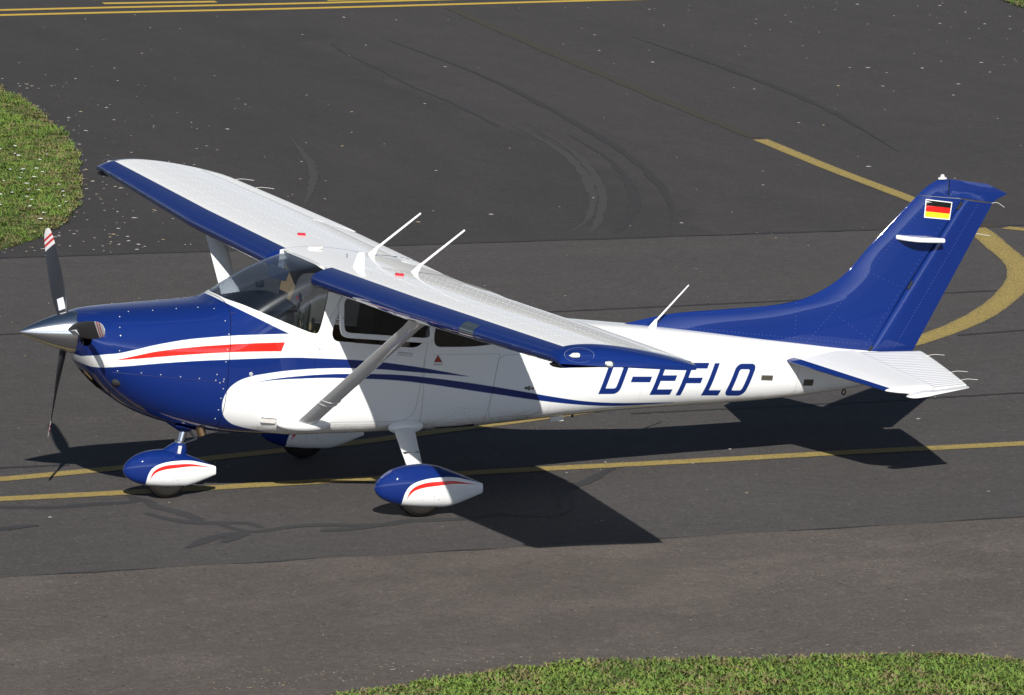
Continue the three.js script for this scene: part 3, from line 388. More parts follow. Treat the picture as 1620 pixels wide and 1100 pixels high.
// cowl air inlets and the chin intake
for (const s of [1, -1]) { const g = new THREE.SphereGeometry(1, 28, 18); g.scale(.085, .060, .105); g.rotateY(s * -0.75); g.translate(-.755, 1.40, s * .285); addUV(g, () => swatchSeal); cowl = sub(cowl, brush(g)); }
{ const g = new RoundedBoxGeometry(.22, .085, .30, 3, .03); g.rotateZ(-0.72); g.translate(-.645, 1.02, 0); addUV(g, () => swatchSeal); cowl = sub(cowl, brush(g)); }
const fus = mesh('fuselage', ngeo(body), livery, plane);
const cowling = mesh('engine_cowling', ngeo(cowl), livery, plane);
mesh('windshield', ngeo(windshieldG), new THREE.MeshPhysicalMaterial({ color: lin(.80, .83, .86), roughness: 0.12, transmission: 1, thickness: 0, ior: 1.49 }), plane);
doors.forEach((d, i) => { const m = mesh('cabin_door', ngeo(d), livery, plane); if (i === 1) mesh('door_window', ngeo(panes[1][0]), M.glass, m); else nearDoor(m); mesh('rear_side_window', ngeo(panes[i][1]), M.tint, plane); });
mesh('baggage_door', ngeo(bag), livery, plane);
// engine and inner walls seen through the intakes
mesh('engine_block', mergeGeometries([box(-.28, 1.22, 0, .62, .42, .80, .05), box(-.30, 1.0, 0, .4, .2, .4, .04)]), M.dark, plane);
{ const [yT, yB, w, yM, nT, nB] = station(.24), ring = (x) => { const r = []; for (let k = 0; k < 40; k++) { const a = k / 40 * Math.PI * 2, c = Math.cos(a), q = Math.sin(a), n = q >= 0 ? nT : nB; r.push([x, q >= 0 ? yM + (yT - .03 - yM) * Math.pow(q, 2 / n) : yM - (yM - yB - .03) * Math.pow(-q, 2 / n), (w - .03) * Math.sign(c) * Math.pow(Math.abs(c), 2 / n)]); } return r; }; mesh('firewall', loft([ring(.235), ring(.245)]), M.dark, plane); }
// door window: hinged at its top and swung open, with a white rounded frame
function nearDoor(door) {
  const o = [[1.272, 1.44, .09], [1.290, 1.362, .08], [2.02, 1.282, .06], [2.075, 1.305, .05], [2.082, 1.60, .05], [1.62, 1.715, .05], [1.30, 1.715, .10]], inn = [[1.300, 1.44, .07], [1.318, 1.392, .06], [2.01, 1.315, .04], [2.052, 1.33, .03], [2.058, 1.58, .04], [1.62, 1.688, .04], [1.322, 1.688, .07]];
  const sh = roundPoly(o, .05); sh.holes.push(roundPoly(inn, .04));
  const g = new THREE.ExtrudeGeometry(sh, { depth: .012, bevelEnabled: true, bevelThickness: .006, bevelSize: .005, bevelSegments: 3, curveSegments: 10 });
  const pane = new THREE.ExtrudeGeometry(roundPoly(grow(inn, .006), .04), { depth: .004, bevelEnabled: false, curveSegments: 10 }); pane.translate(0, 0, .004);
  const place = (q) => { q.translate(0, -1.70, 0); q.rotateX(-0.23); q.translate(0, 1.70, .562); return q; };
  const f = mesh('window_frame', place(g), M.whitePlain, door, { label: 'white frame of the pilot window, swung open' });
  mesh('window_pane', place(pane), M.tint, f);
  mesh('window_stay', tube([[1.255, 1.50, .55], [1.30, 1.525, .625]], .006), M.steel, door);
  // recessed latch handle, hinges
  mesh('door_handle', box(1.862, 1.190, .565, .14, .028, .016, .008, [0, 0, -0.13]), std(lin(0.55, 0.55, 0.54), 0.4), door);
  mesh('door_handle_plate', box(1.80, 1.195, .561, .05, .06, .008, .003, [0, 0, -0.13]), M.whitePlain, door);
  mesh('hinge', tube([[1.115, 1.292, .566], [1.122, 1.268, .566]], .008), M.whitePlain, door); mesh('hinge', tube([[1.066, .845, .562], [1.068, .815, .561]], .008), M.whitePlain, door);
}
// rear window above the baggage bay (mostly behind the wing)
// --- cowl screws, oil door, vents
const dotGeo = (x, y, z, nx, ny, nz, r, h = 0.002) => { const g = new THREE.CylinderGeometry(r * 0.75, r, h, 8); g.translate(0, h * 0.4, 0); g.applyQuaternion(new THREE.Quaternion().setFromUnitVectors(V(0, 1, 0), V(nx, ny, nz).normalize())); g.translate(x, y, z); return g; };
function hullPoint(x, y, s) { const e = 0.004, z = halfWidth(x, y), dzx = (halfWidth(x + e, y) - halfWidth(x - e, y)) / (2 * e), dzy = (halfWidth(x, y + e) - halfWidth(x, y - e)) / (2 * e); return [x, y, s * z, -dzx, -dzy, s]; }
{
  const gs = [];
  for (const s of [1, -1]) {
    for (const [x, y] of [[-.50, 1.57], [-.535, 1.50], [-.543, 1.44], [-.558, 1.32], [-.565, 1.23], [-.565, 1.15], [-.38, 1.135], [-.223, 1.116], [-.06, 1.094], [.097, 1.073], [.235, 1.052], [.30, 1.04], [-.40, 1.595], [-.20, 1.598], [0, 1.604], [.18, 1.608], [.30, 1.60], [.345, 1.52], [.355, 1.42], [.335, 1.30], [.32, 1.20], [.305, 1.06], [.30, .98], [.285, .90], [.275, .80], [.262, .72], [.245, 1.10], [.27, 1.03]]) gs.push(dotGeo(...hullPoint(x, y, s), .006, .002));
    gs.push(dotGeo(...hullPoint(.535, 1.09, s), .018, .004));
  }
  mesh('cowl_screw', mergeGeometries(gs), M.screw, cowling, { kind: 'stuff' });
  // split line between upper and lower cowl: a narrow raised strip
  for (const s of [1, -1]) { const pts = []; for (let i = 0; i <= 20; i++) { const x = lerp(-.60, .31, i / 20), y = lerp(1.150, 1.043, Math.pow(i / 20, 1.15)) - 0.012; pts.push([x, y, s * (halfWidth(x, y) - 0.0005)]); } mesh('cowl_split_seam', tube(pts, .0022, 5, 30), std(lin(0.01, 0.014, 0.07), 0.6), cowling); }
  mesh('cowl_latch', box(.445, 1.580, .420, .10, .012, .012, .004, [0.6, 0.1, 0.16]), std(lin(0.008, 0.015, 0.11), 0.4), fus);
  const L = []; for (const s of [1, -1]) { const y = .70; L.push([s, y]); const g = box(.70, .695, s * (halfWidth(.70, .69) + .004), .13, .05, .024, .008, [s * 0.25, 0, -0.14]); mesh('air_vent', g, M.warm, fus); mesh('vent_lip', box(.70, .722, s * (halfWidth(.70, .72) + .010), .135, .006, .022, .003, [s * 0.25, 0, -0.14]), M.whitePlain, fus); }
  mesh('exhaust_pipe', tube([[.19, .68, .25], [.20, .62, .255], [.218, .552, .258]], .036, 16, 12), M.bronze, plane);
  mesh('exhaust_mouth', tube([[.2165, .557, .2578], [.2185, .5505, .2581]], .031, 16), M.dark, plane);
  for (const s of [1, -1]) { const g = box(.13, .609, s * .17, .26, .008, .18, .003, [0, 0, -.235]); mesh('cowl_flap', g, M.bluePlain, plane); }
}
// --- spinner and propeller
{
  const axis = V(-1, 0.047, 0).normalize(), hub = V(-.86, 1.417, 0), q = new THREE.Quaternion().setFromUnitVectors(V(0, 1, 0), axis);
  const prof = []; for (let i = 0; i <= 28; i++) { const t = i / 28; prof.push(new THREE.Vector2(.173 * Math.pow(1 - Math.pow(t, 1.28), .86), t * .455)); } prof[28].x = 0.0005; prof.unshift(new THREE.Vector2(.173, -.012), new THREE.Vector2(.168, -.02)); 
  const sp = new THREE.LatheGeometry(prof, 56); sp.applyQuaternion(q); const backC = V(-.80, 1.414, 0); sp.translate(backC.x, backC.y, backC.z);
  const spinner = mesh('spinner', sp, std(lin(0.70, 0.71, 0.73), 0.20, { metalness: 1 }), plane);
  const bk = new THREE.CylinderGeometry(.165, .165, .03, 40); bk.applyQuaternion(q); bk.translate(backC.x + .03, backC.y - .001, 0); mesh('spinner_backplate', bk, M.dark, spinner);
  const ringG = new THREE.TorusGeometry(.1725, .0022, 6, 60); ringG.applyQuaternion(new THREE.Quaternion().setFromUnitVectors(V(0, 0, 1), axis)); ringG.translate(backC.x - .012, backC.y, 0); mesh('spinner_seam', ringG, M.steel, spinner);
  const prop = group('propeller', plane);
  const radii = [0.10, .15, .22, .30, .40, .55, .70, .82, .90, .95, .972, .982], chord = [.075, .085, .105, .130, .150, .158, .152, .138, .118, .090, .058, .02], twist = [58, 52, 45, 39, 33, 26, 21.5, 18.5, 17, 16, 15.6, 15.4], thick = [.055, .045, .032, .025, .020, .016, .012, .0095, .008, .006, .005, .003];
  const fi = [chord, twist, thick].map((a) => curve1(radii, a));
  const bladeRing = (r) => { const c = fi[0](r), tw = fi[1](r) * Math.PI / 180, th = fi[2](r), ring = []; for (let k = 0; k < 20; k++) { const a = k / 20 * Math.PI * 2, u = Math.cos(a) * c / 2, v = Math.sin(a) * th * (Math.sin(a) > 0 ? .8 : .35); const ct = Math.cos(tw), st = Math.sin(tw); ring.push([u * st + v * ct, r, u * ct - v * st]); } return ring; };
  const range = (a, b, n) => { const o = []; for (let i = 0; i <= n; i++) o.push(bladeRing(lerp(a, b, i / n))); return o; };
  for (const deg of [130, 10, -110]) {
    const a = deg * Math.PI / 180; // angle from +z towards +y
    const m4 = new THREE.Matrix4().makeTranslation(hub.x, hub.y, hub.z).multiply(new THREE.Matrix4().makeRotationFromQuaternion(new THREE.Quaternion().setFromUnitVectors(V(-1, 0, 0), axis))).multiply(new THREE.Matrix4().makeRotationX(Math.PI / 2 - a));
    const piece = (r0, r1, n, cA, cB) => loft(range(r0, r1, n), { capA: cA, capB: cB, flip: true }).applyMatrix4(m4);
    const bl = mesh('propeller_blade', piece(.10, .80, 34, true, false), M.blade, prop);
    mesh('tip_stripe', piece(.80, .835, 3, false, false), std(lin(.62, .60, .60), .5), bl); mesh('tip_stripe', piece(.835, .860, 2, false, false), std(lin(.45, .03, .03), .5), bl); mesh('tip_stripe', piece(.860, .885, 2, false, false), std(lin(.62, .60, .60), .5), bl); mesh('tip_stripe', piece(.885, .910, 2, false, false), std(lin(.45, .03, .03), .5), bl); mesh('tip_stripe', piece(.910, .982, 10, false, true), std(lin(.62, .60, .60), .5), bl);
    const de = []; for (const s of [0.20]) { const r = bladeRing(.22); const g = box(0, .255, .012, .012, .11, .06, .005, [0, 39 * -Math.PI / 180 * 0 + 0.85, 0]); g.applyMatrix4(m4); de.push(g); } mesh('deicing_boot', mergeGeometries(de), std(lin(.5, .52, .55), .4), bl);
  }
}
// --- wings
function naca(t) { t = clamp(t, 0, 1); const th = 0.12 / 0.2 * (0.2969 * Math.sqrt(t) - 0.1260 * t - 0.3516 * t * t + 0.2843 * t ** 3 - 0.1036 * t ** 4), c = t < 0.4 ? 0.02 / 0.16 * (0.8 * t - t * t) : 0.02 / 0.36 * (0.2 + 0.8 * t - t * t); return [c + th, c - th]; }
const WS = [[0.45, 1.05, 1.868, 1.64, 8.0], [2.55, 1.062, 1.912, 1.62, 7.6], [5.30, 1.185, 1.985, 1.150, 5.4]];
function wsec(z) { const i = z < 2.55 ? 0 : 1, t = (z - WS[i][0]) / (WS[i + 1][0] - WS[i][0]); return [1, 2, 3, 4].map((k) => lerp(WS[i][k], WS[i + 1][k], t)); }
function wpt(z, t, upper, extra = 0, s = 1) { const [x0, y0, c, p] = wsec(z), a = p * Math.PI / 180, [u, l] = naca(t), q0 = Math.pow(clamp(1 - t / .22), 2), dr = -.013 * q0, mid = (u + l) / 2, fat = 1 + .75 * q0, yu = mid + (u - mid) * (1 + .10 * q0) + dr, yl = mid + (l - mid) * fat + dr, yy = (upper ? lerp(yl, yu, s) : yl) * c + extra, xx = t * c; return [x0 + xx * Math.cos(a) + yy * Math.sin(a), y0 + yy * Math.cos(a) - xx * Math.sin(a), z]; }
const HINGE = .735, ZF = [.60, 2.66], ZA = [2.70, 5.12];
const BAND = .10, LOWBAND = .045;
function chordTs(n, b) { const o = [], k = 12; for (let i = 0; i <= k; i++) o.push(b * Math.pow(i / k, 1.9)); for (let i = 1; i <= n; i++) o.push(lerp(b, HINGE, Math.pow(i / n, 1.25))); return o; }
const fullTs = (() => { const o = []; for (let i = 0; i <= 34; i++) o.push(Math.pow(i / 34, 1.7)); return o; })();
const mirror = (g, s) => { if (s > 0) return g; const h = g.clone(); h.scale(1, 1, -1); const ix = h.index; if (ix) { for (let i = 0; i < ix.count; i += 3) { const a = ix.getX(i); ix.setX(i, ix.getX(i + 2)); ix.setX(i + 2, a); } } else { for (const at of Object.values(h.attributes)) for (let i = 0; i < at.count; i += 3) for (let k = 0; k < at.itemSize; k++) { const a = at.getComponent(i, k); at.setComponent(i, k, at.getComponent(i + 2, k)); at.setComponent(i + 2, k, a); } } return h; };
const tU = chordTs(22, BAND), tL = chordTs(22, LOWBAND);
const wingG = (() => {
  const rings = [], zs = [], n = tU.length; for (let i = 0; i <= 40; i++) zs.push(lerp(.548, 5.28, i / 40));
  for (const z of zs) { const r = []; for (let i = n - 1; i >= 0; i--) r.push(wpt(z, tU[i], true)); for (let i = 1; i < n; i++) r.push(wpt(z, tL[i], false)); rings.push(r); }
  const m = 2 * n - 1, g = loft(rings, { crease: 1.2, uv: (x, y, z) => [x / 2.3, z / 2.3] });
  return split(g, (f, c) => { if (f < 40 * m * 2) { const j = (f >> 1) % m; return j >= n - 13 && j < n - 1 + 12; } return true; });
})();
const rootG = (() => { const rings = []; for (const z of [.540, .544, .548, .552]) { const r = []; for (let k = 14; k >= 0; k--) r.push(wpt(Math.max(z, .45), lerp(.07, HINGE, k / 14), true, -.001)); for (let k = 0; k <= 14; k++) r.push(wpt(Math.max(z, .45), lerp(.07, HINGE, k / 14), false, .001)); for (const q of r) q[2] = z; rings.push(r); } return loft(rings); })();
const tipG = (() => { // drooped tip: the upper skin curls down to the lower edge
  const rings = [], Z = [[5.283, 1], [5.33, .99], [5.38, .955], [5.42, .89], [5.45, .79], [5.472, .64], [5.486, .44], [5.493, .22], [5.496, .05]];
  for (const [z, s] of Z) { const r = [], zz = Math.min(z, 5.49), sc = 1 - .010 * (1 - s); for (let i = fullTs.length - 1; i >= 0; i--) { const q = wpt(zz, lerp(.5, fullTs[i], sc), true, -.012 * smooth(5.3, 5.48, z), s); q[2] = z; r.push(q); } for (let i = 1; i < fullTs.length; i++) { const q = wpt(zz, lerp(.5, fullTs[i], sc), false, -.012 * smooth(5.3, 5.48, z) - .034 * smooth(.45, .97, fullTs[i]) * smooth(5.283, 5.4, z)); q[2] = z; r.push(q); } rings.push(r); }
  return loft(rings, { uv: (x, y, z) => [x / 2.3, z / 2.3] });
})();
const tipRear = (() => { const rings = []; for (let i = 0; i <= 3; i++) { const z = lerp(ZA[1] + .006, 5.284, i / 3), r = []; for (let k = 10; k >= 0; k--) r.push(wpt(z, lerp(HINGE, 1, k / 10), true)); for (let k = 1; k < 10; k++) r.push(wpt(z, lerp(HINGE, 1, k / 10), false)); r.push(wpt(z, 1, false)); rings.push(r); } return loft(rings); })();
function surfaceG(z0, z1, pitch, amp, defl) { // flap or aileron with stamped corrugations
  const rings = [], n = Math.round((z1 - z0) / pitch * 8);
  for (let i = 0; i <= n; i++) { const z = lerp(z0, z1, i / n), w = Math.pow(0.5 + 0.5 * Math.cos((z - z0) / pitch * 2 * Math.PI), 1.2), r = [], e0 = smooth(0, .04, Math.min(z - z0, z1 - z));
    const bump = (t) => amp * w * e0 * smooth(HINGE + .02, HINGE + .05, t) * (1 - .6 * smooth(.96, 1, t));
    const T = [HINGE + .006, HINGE + .02, HINGE + .035, HINGE + .05, .82, .88, .93, .97, 1];
    for (let k = T.length - 1; k >= 0; k--) r.push(wpt(z, T[k], true, bump(T[k]))); for (let k = 0; k < T.length; k++) r.push(wpt(z, T[k], false, -bump(T[k]) * .6 - .0015));
    if (defl) { const h = wpt(z, HINGE, false), c = Math.cos(defl), s = Math.sin(defl); for (const q of r) { const dx = q[0] - h[0], dy = q[1] - h[1]; q[0] = h[0] + dx * c + dy * s; q[1] = h[1] - dx * s + dy * c; } }
    rings.push(r); }
  return loft(rings, { crease: .9 });
}
const flapG = surfaceG(ZF[0], ZF[1], .095, .009, .03), ailG = surfaceG(ZA[0], ZA[1], .085, .008, 0.0);
// rivets over the upper wing skin
const rivetG = (() => { const gs = [], put = (z, t) => { const a = wpt(z, t, true), b = wpt(z, t + .01, true), c = wpt(z + .02, t, true); const n = V(c[0] - a[0], c[1] - a[1], c[2] - a[2]).cross(V(b[0] - a[0], b[1] - a[1], b[2] - a[2])).normalize(); if (n.y < 0) n.negate(); const g = new THREE.ConeGeometry(.0055, .0034, 5); g.translate(0, .0014, 0); g.applyQuaternion(new THREE.Quaternion().setFromUnitVectors(V(0, 1, 0), n)); g.translate(...a); gs.push(g); };
  for (const t of [.115, .24, .40, .56, .70]) for (let z = .65; z < 5.24; z += .055) put(z, t);
  for (let k = 0; k < 14; k++) { const z = .78 + k * .335; for (let t = .13; t < .69; t += .03) put(z, t); }
  return mergeGeometries(gs); })();
const airfoilRing = (cx, cy, cz, c, th, dirX, dirT) => { const r = []; for (let k = 0; k < 22; k++) { const a = k / 22 * Math.PI * 2, u = Math.cos(a), v = Math.sin(a), tt = .5 + u / 2, hh = Math.pow(clamp(tt * (1.6 - tt) * 1.55), .5) * v; const xx = (tt - .42) * c * -1 + .08 * c; r.push([cx + dirX.x * xx + dirT.x * hh * th / 2, cy + dirX.y * xx + dirT.y * hh * th / 2, cz + dirX.z * xx + dirT.z * hh * th / 2]); } return r; };
const strutG = (A, B, cA, cB, tA, tB, n = 12, capA = true) => { const a = V(...A), b = V(...B), d = b.clone().sub(a).normalize(), X = V(-1, 0, 0).sub(d.clone().multiplyScalar(-d.x)).normalize(), T = d.clone().cross(X).normalize(), rings = []; for (let i = 0; i <= n; i++) { const t = i / n, p = a.clone().lerp(b, t); rings.push(airfoilRing(p.x, p.y, p.z, typeof cA === 'function' ? cA(t) : lerp(cA, cB, t), typeof tA === 'function' ? tA(t) : lerp(tA, tB, t), X, T)); } return loft(rings, { flip: false }); };
{ // roof skin between the wings, following the wing section
  const rings = []; for (let i = 0; i <= 14; i++) { const z = lerp(-.550, .550, i / 14), r = []; for (let k = 24; k >= 0; k--) r.push(wpt(.45, lerp(.085, .93, k / 24), true, .001)); for (let k = 0; k <= 24; k++) r.push(wpt(.45, lerp(.085, .93, k / 24), true, -.010)); for (const q of r) { q[2] = z; q[1] += .008 * (Math.abs(z) / .55 - 1) * 0; } rings.push(r); }
  mesh('cabin_roof', loft(rings, { crease: .9, uv: (x, y, z) => [x / 2.3, z / 2.3] }), M.white, plane);
}
for (const s of [1, -1]) {
  const wing = mesh('wing', mirror(wingG[1], s), M.white, plane);
  mesh('leading_edge', mirror(wingG[0], s), M.blue, wing); mesh('wing_root', mirror(rootG, s), M.whitePlain, wing);
  mesh('wing_tip', mirror(tipG, s), M.blue, wing); mesh('tip_fairing', mirror(tipRear, s), M.white, wing);
  mesh('flap', mirror(flapG, s), M.whitePlain, wing); mesh('aileron', mirror(ailG, s), M.whitePlain, wing);
  mesh('rivet', mirror(rivetG, s), M.whitePlain, wing, { kind: 'stuff' });
  // filler cap, tip lamp under a clear cover, strobe, tie-down, static wicks
  const cp = wpt(1.15, .315, true); mesh('fuel_cap', mergeGeometries([box(cp[0] - .018, cp[1] + .010, s * 1.15, .032, .024, .03, .006), box(cp[0] + .020, cp[1] + .007, s * 1.155, .032, .022, .03, .006), box(cp[0], cp[1] + .006, s * 1.152, .03, .010, .02, .003)]), M.redPlastic, wing);
  const lp = wpt(5.44, .12, true, -.05); const dome = new THREE.SphereGeometry(1, 28, 16); dome.scale(.118, .052, .05); dome.rotateZ(-.06); dome.translate(lp[0] + .03, lp[1] - .004, s * 5.450); mesh('lamp_cover', dome, M.glass, wing); const rim = new THREE.TorusGeometry(1, .018, 6, 48); rim.scale(.118, .056, .05); rim.rotateZ(-.06); rim.rotateX(s * -.35); rim.translate(lp[0] + .03, lp[1] + .006, s * 5.472); if (s > 0) mesh('cover_rim', rim, std(lin(.10, .14, .28), .3), wing);
  mesh('navigation_lamp', mergeGeometries([box(lp[0] + .005, lp[1] + .004, s * 5.466, .055, .034, .05, .012), new THREE.ConeGeometry(.018, .03, 12).rotateZ(Math.PI / 2).translate(lp[0] - .035, lp[1] + .004, s * 5.466)]), std(lin(.78, .76, .70), .4), wing);
  const tq = wpt(5.49, .36, false, .012); const sl = new THREE.SphereGeometry(1, 18, 12); sl.scale(.026, .018, .016); sl.translate(tq[0], tq[1] + .002, s * 5.497); mesh('strobe_lamp', sl, new THREE.MeshPhysicalMaterial({ color: lin(.75, .8, .8), roughness: .15, clearcoat: 1 }), wing);
  const sb = new THREE.TorusGeometry(.026, .007, 8, 20); sb.scale(1.2, .85, 1); sb.translate(tq[0], tq[1], s * 5.492); mesh('strobe_bezel', sb, M.steel, wing);
  const nd = new THREE.SphereGeometry(1, 20, 12, 0, Math.PI * 2, Math.PI / 2, Math.PI / 2); nd.scale(.13, .04, .06); const np = wpt(5.35, .10, false); nd.translate(np[0], np[1] + .01, s * 5.36); mesh('tip_skid', nd, M.black, wing);
  for (const z of [5.0, 4.6]) { const e = wpt(z, .995, true); mesh('static_wick', tube([[e[0] - .02, e[1] + .004, s * z], [e[0] + .05, e[1] + .008, s * z], [e[0] + .17, e[1] - .010, s * z]], .0022, 6, 10), M.warm, wing); }
  for (const z of [2.95, 3.9, 4.8]) { const e = wpt(z, HINGE, false, -.014); mesh('aileron_hinge', box(e[0], e[1], s * z, .09, .026, .008, .003), M.whitePlain, wing); }
  if (s > 0) { // landing lights behind a flush clear panel in the leading edge
    const zs = [], a = 3.67, b = 3.93; const rings = []; for (let i = 0; i <= 8; i++) { const z = lerp(a, b, i / 8), r = []; for (let k = 0; k <= 12; k++) { const t = Math.pow(Math.abs(k - 3.2) / 12, 1.8) * .075, q = wpt(z, t, k > 3.2, k > 3.2 ? .0022 : -.0022); r.push([q[0] - .0012, q[1], q[2]]); } rings.push(r); }
    mesh('landing_light_panel', loft(rings, { closed: false, capA: false, capB: false }), new THREE.MeshPhysicalMaterial({ color: lin(.035, .05, .055), roughness: .08, clearcoat: 1, clearcoatRoughness: .02 }), wing);
  }
  // lift strut with end fairings
  const A = [1.005, .665, s * .565], B = [1.262, 1.80, s * 2.45];
  const strut = mesh('wing_strut', strutG(A, B, .182, .165, .066, .060, 14), M.whitePlain, plane);
  const up = strutG([1.245, 1.73, s * 2.335], [1.30, 1.895, s * 2.58], (t) => lerp(.17, .33, t * t), 0, (t) => lerp(.064, .13, t * t), 0, 8); mesh('strut_fairing', up, M.whitePlain, strut);
  for (const t of [.195, .225]) { const q = (k) => lerp(A[k], B[k], t); mesh('strut_band', strutG([q(0) - .0005, q(1) - .002, q(2)], [q(0) + .001, q(1) + .004, q(2) + s * .007], .188, .188, .071, .071, 1), M.whitePlain, strut); }
  const cuff = new THREE.SphereGeometry(1, 32, 18); cuff.scale(.235, .062, .075); cuff.rotateZ(-.06); cuff.translate(.995, .652, s * .548); mesh('strut_cuff', cuff, M.whitePlain, strut);
}
// --- antennas on the roof and tailcone
{
  const roofY = (x) => station(x)[0];
  for (const s of [1, -1]) { const x = 1.955, y = roofY(x) - .012, z = s * .50, a = group('whip_antenna', plane);
    mesh('antenna_base', loft([0, .25, .5, .75, 1].map((t) => { const r = [], c = lerp(.065, .012, t), h = t * .10, ox = x + t * .075; for (let k = 0; k < 14; k++) { const q = k / 14 * 6.283; r.push([ox + Math.cos(q) * c * (Math.cos(q) < 0 ? 1 : .55), y + h, z + Math.sin(q) * lerp(.022, .008, t)]); } return r; }), { flip: true }), M.whitePlain, a);
    mesh('antenna_rod', tube([[x + .065, y + .085, z], [x + .445, y + .355, z]], (t) => lerp(.011, .0085, t), 8), M.whitePlain, a); }
  const ga = new THREE.CylinderGeometry(.055, .06, .02, 24); ga.scale(1.2, 1, .75); ga.translate(1.44, roofY(1.44) + .022, -.42); mesh('satellite_antenna', ga, M.warm, plane);
  const fa = roundPoly([[1.375, 1.92], [1.475, 1.915], [1.480, 2.055, .015], [1.425, 2.055, .012]], .004), fg = new THREE.ExtrudeGeometry(fa, { depth: .010, bevelEnabled: true, bevelSize: .003, bevelThickness: .003, bevelSegments: 2 }); fg.translate(0, 0, .615); mesh('blade_antenna', fg, M.whitePlain, plane);
  mesh('temperature_probe', tube([[1.53, 1.92, .08], [1.53, 1.965, .08]], .006), M.steel, plane);
  const t = group('whip_antenna', plane), x = 4.30, y = station(4.3)[0] - .03;
  mesh('antenna_base', loft([0, .3, .6, 1].map((q) => { const r = [], c = lerp(.055, .010, q); for (let k = 0; k < 12; k++) { const a = k / 12 * 6.283; r.push([x - .045 + q * .055 + Math.cos(a) * c, y + q * .10, .075 + Math.sin(a) * lerp(.016, .006, q)]); } return r; }), { flip: true }), M.whitePlain, t);
  mesh('antenna_rod', tube([[x + .01, y + .09, .075], [x + .30, y + .375, .075]], (q) => lerp(.009, .006, q), 8), M.whitePlain, t);
  mesh('belly_antenna', box(3.36, .515, .22, .12, .04, .012, .005), M.warm, plane); mesh('belly_antenna', box(3.55, .522, .1, .02, .05, .008, .003), M.dark, plane);
  const tr = new THREE.TorusGeometry(.022, .006, 8, 20); tr.rotateY(.35); tr.translate(6.08, .572, .03); mesh('tie_down_ring', tr, M.dark, plane);
}
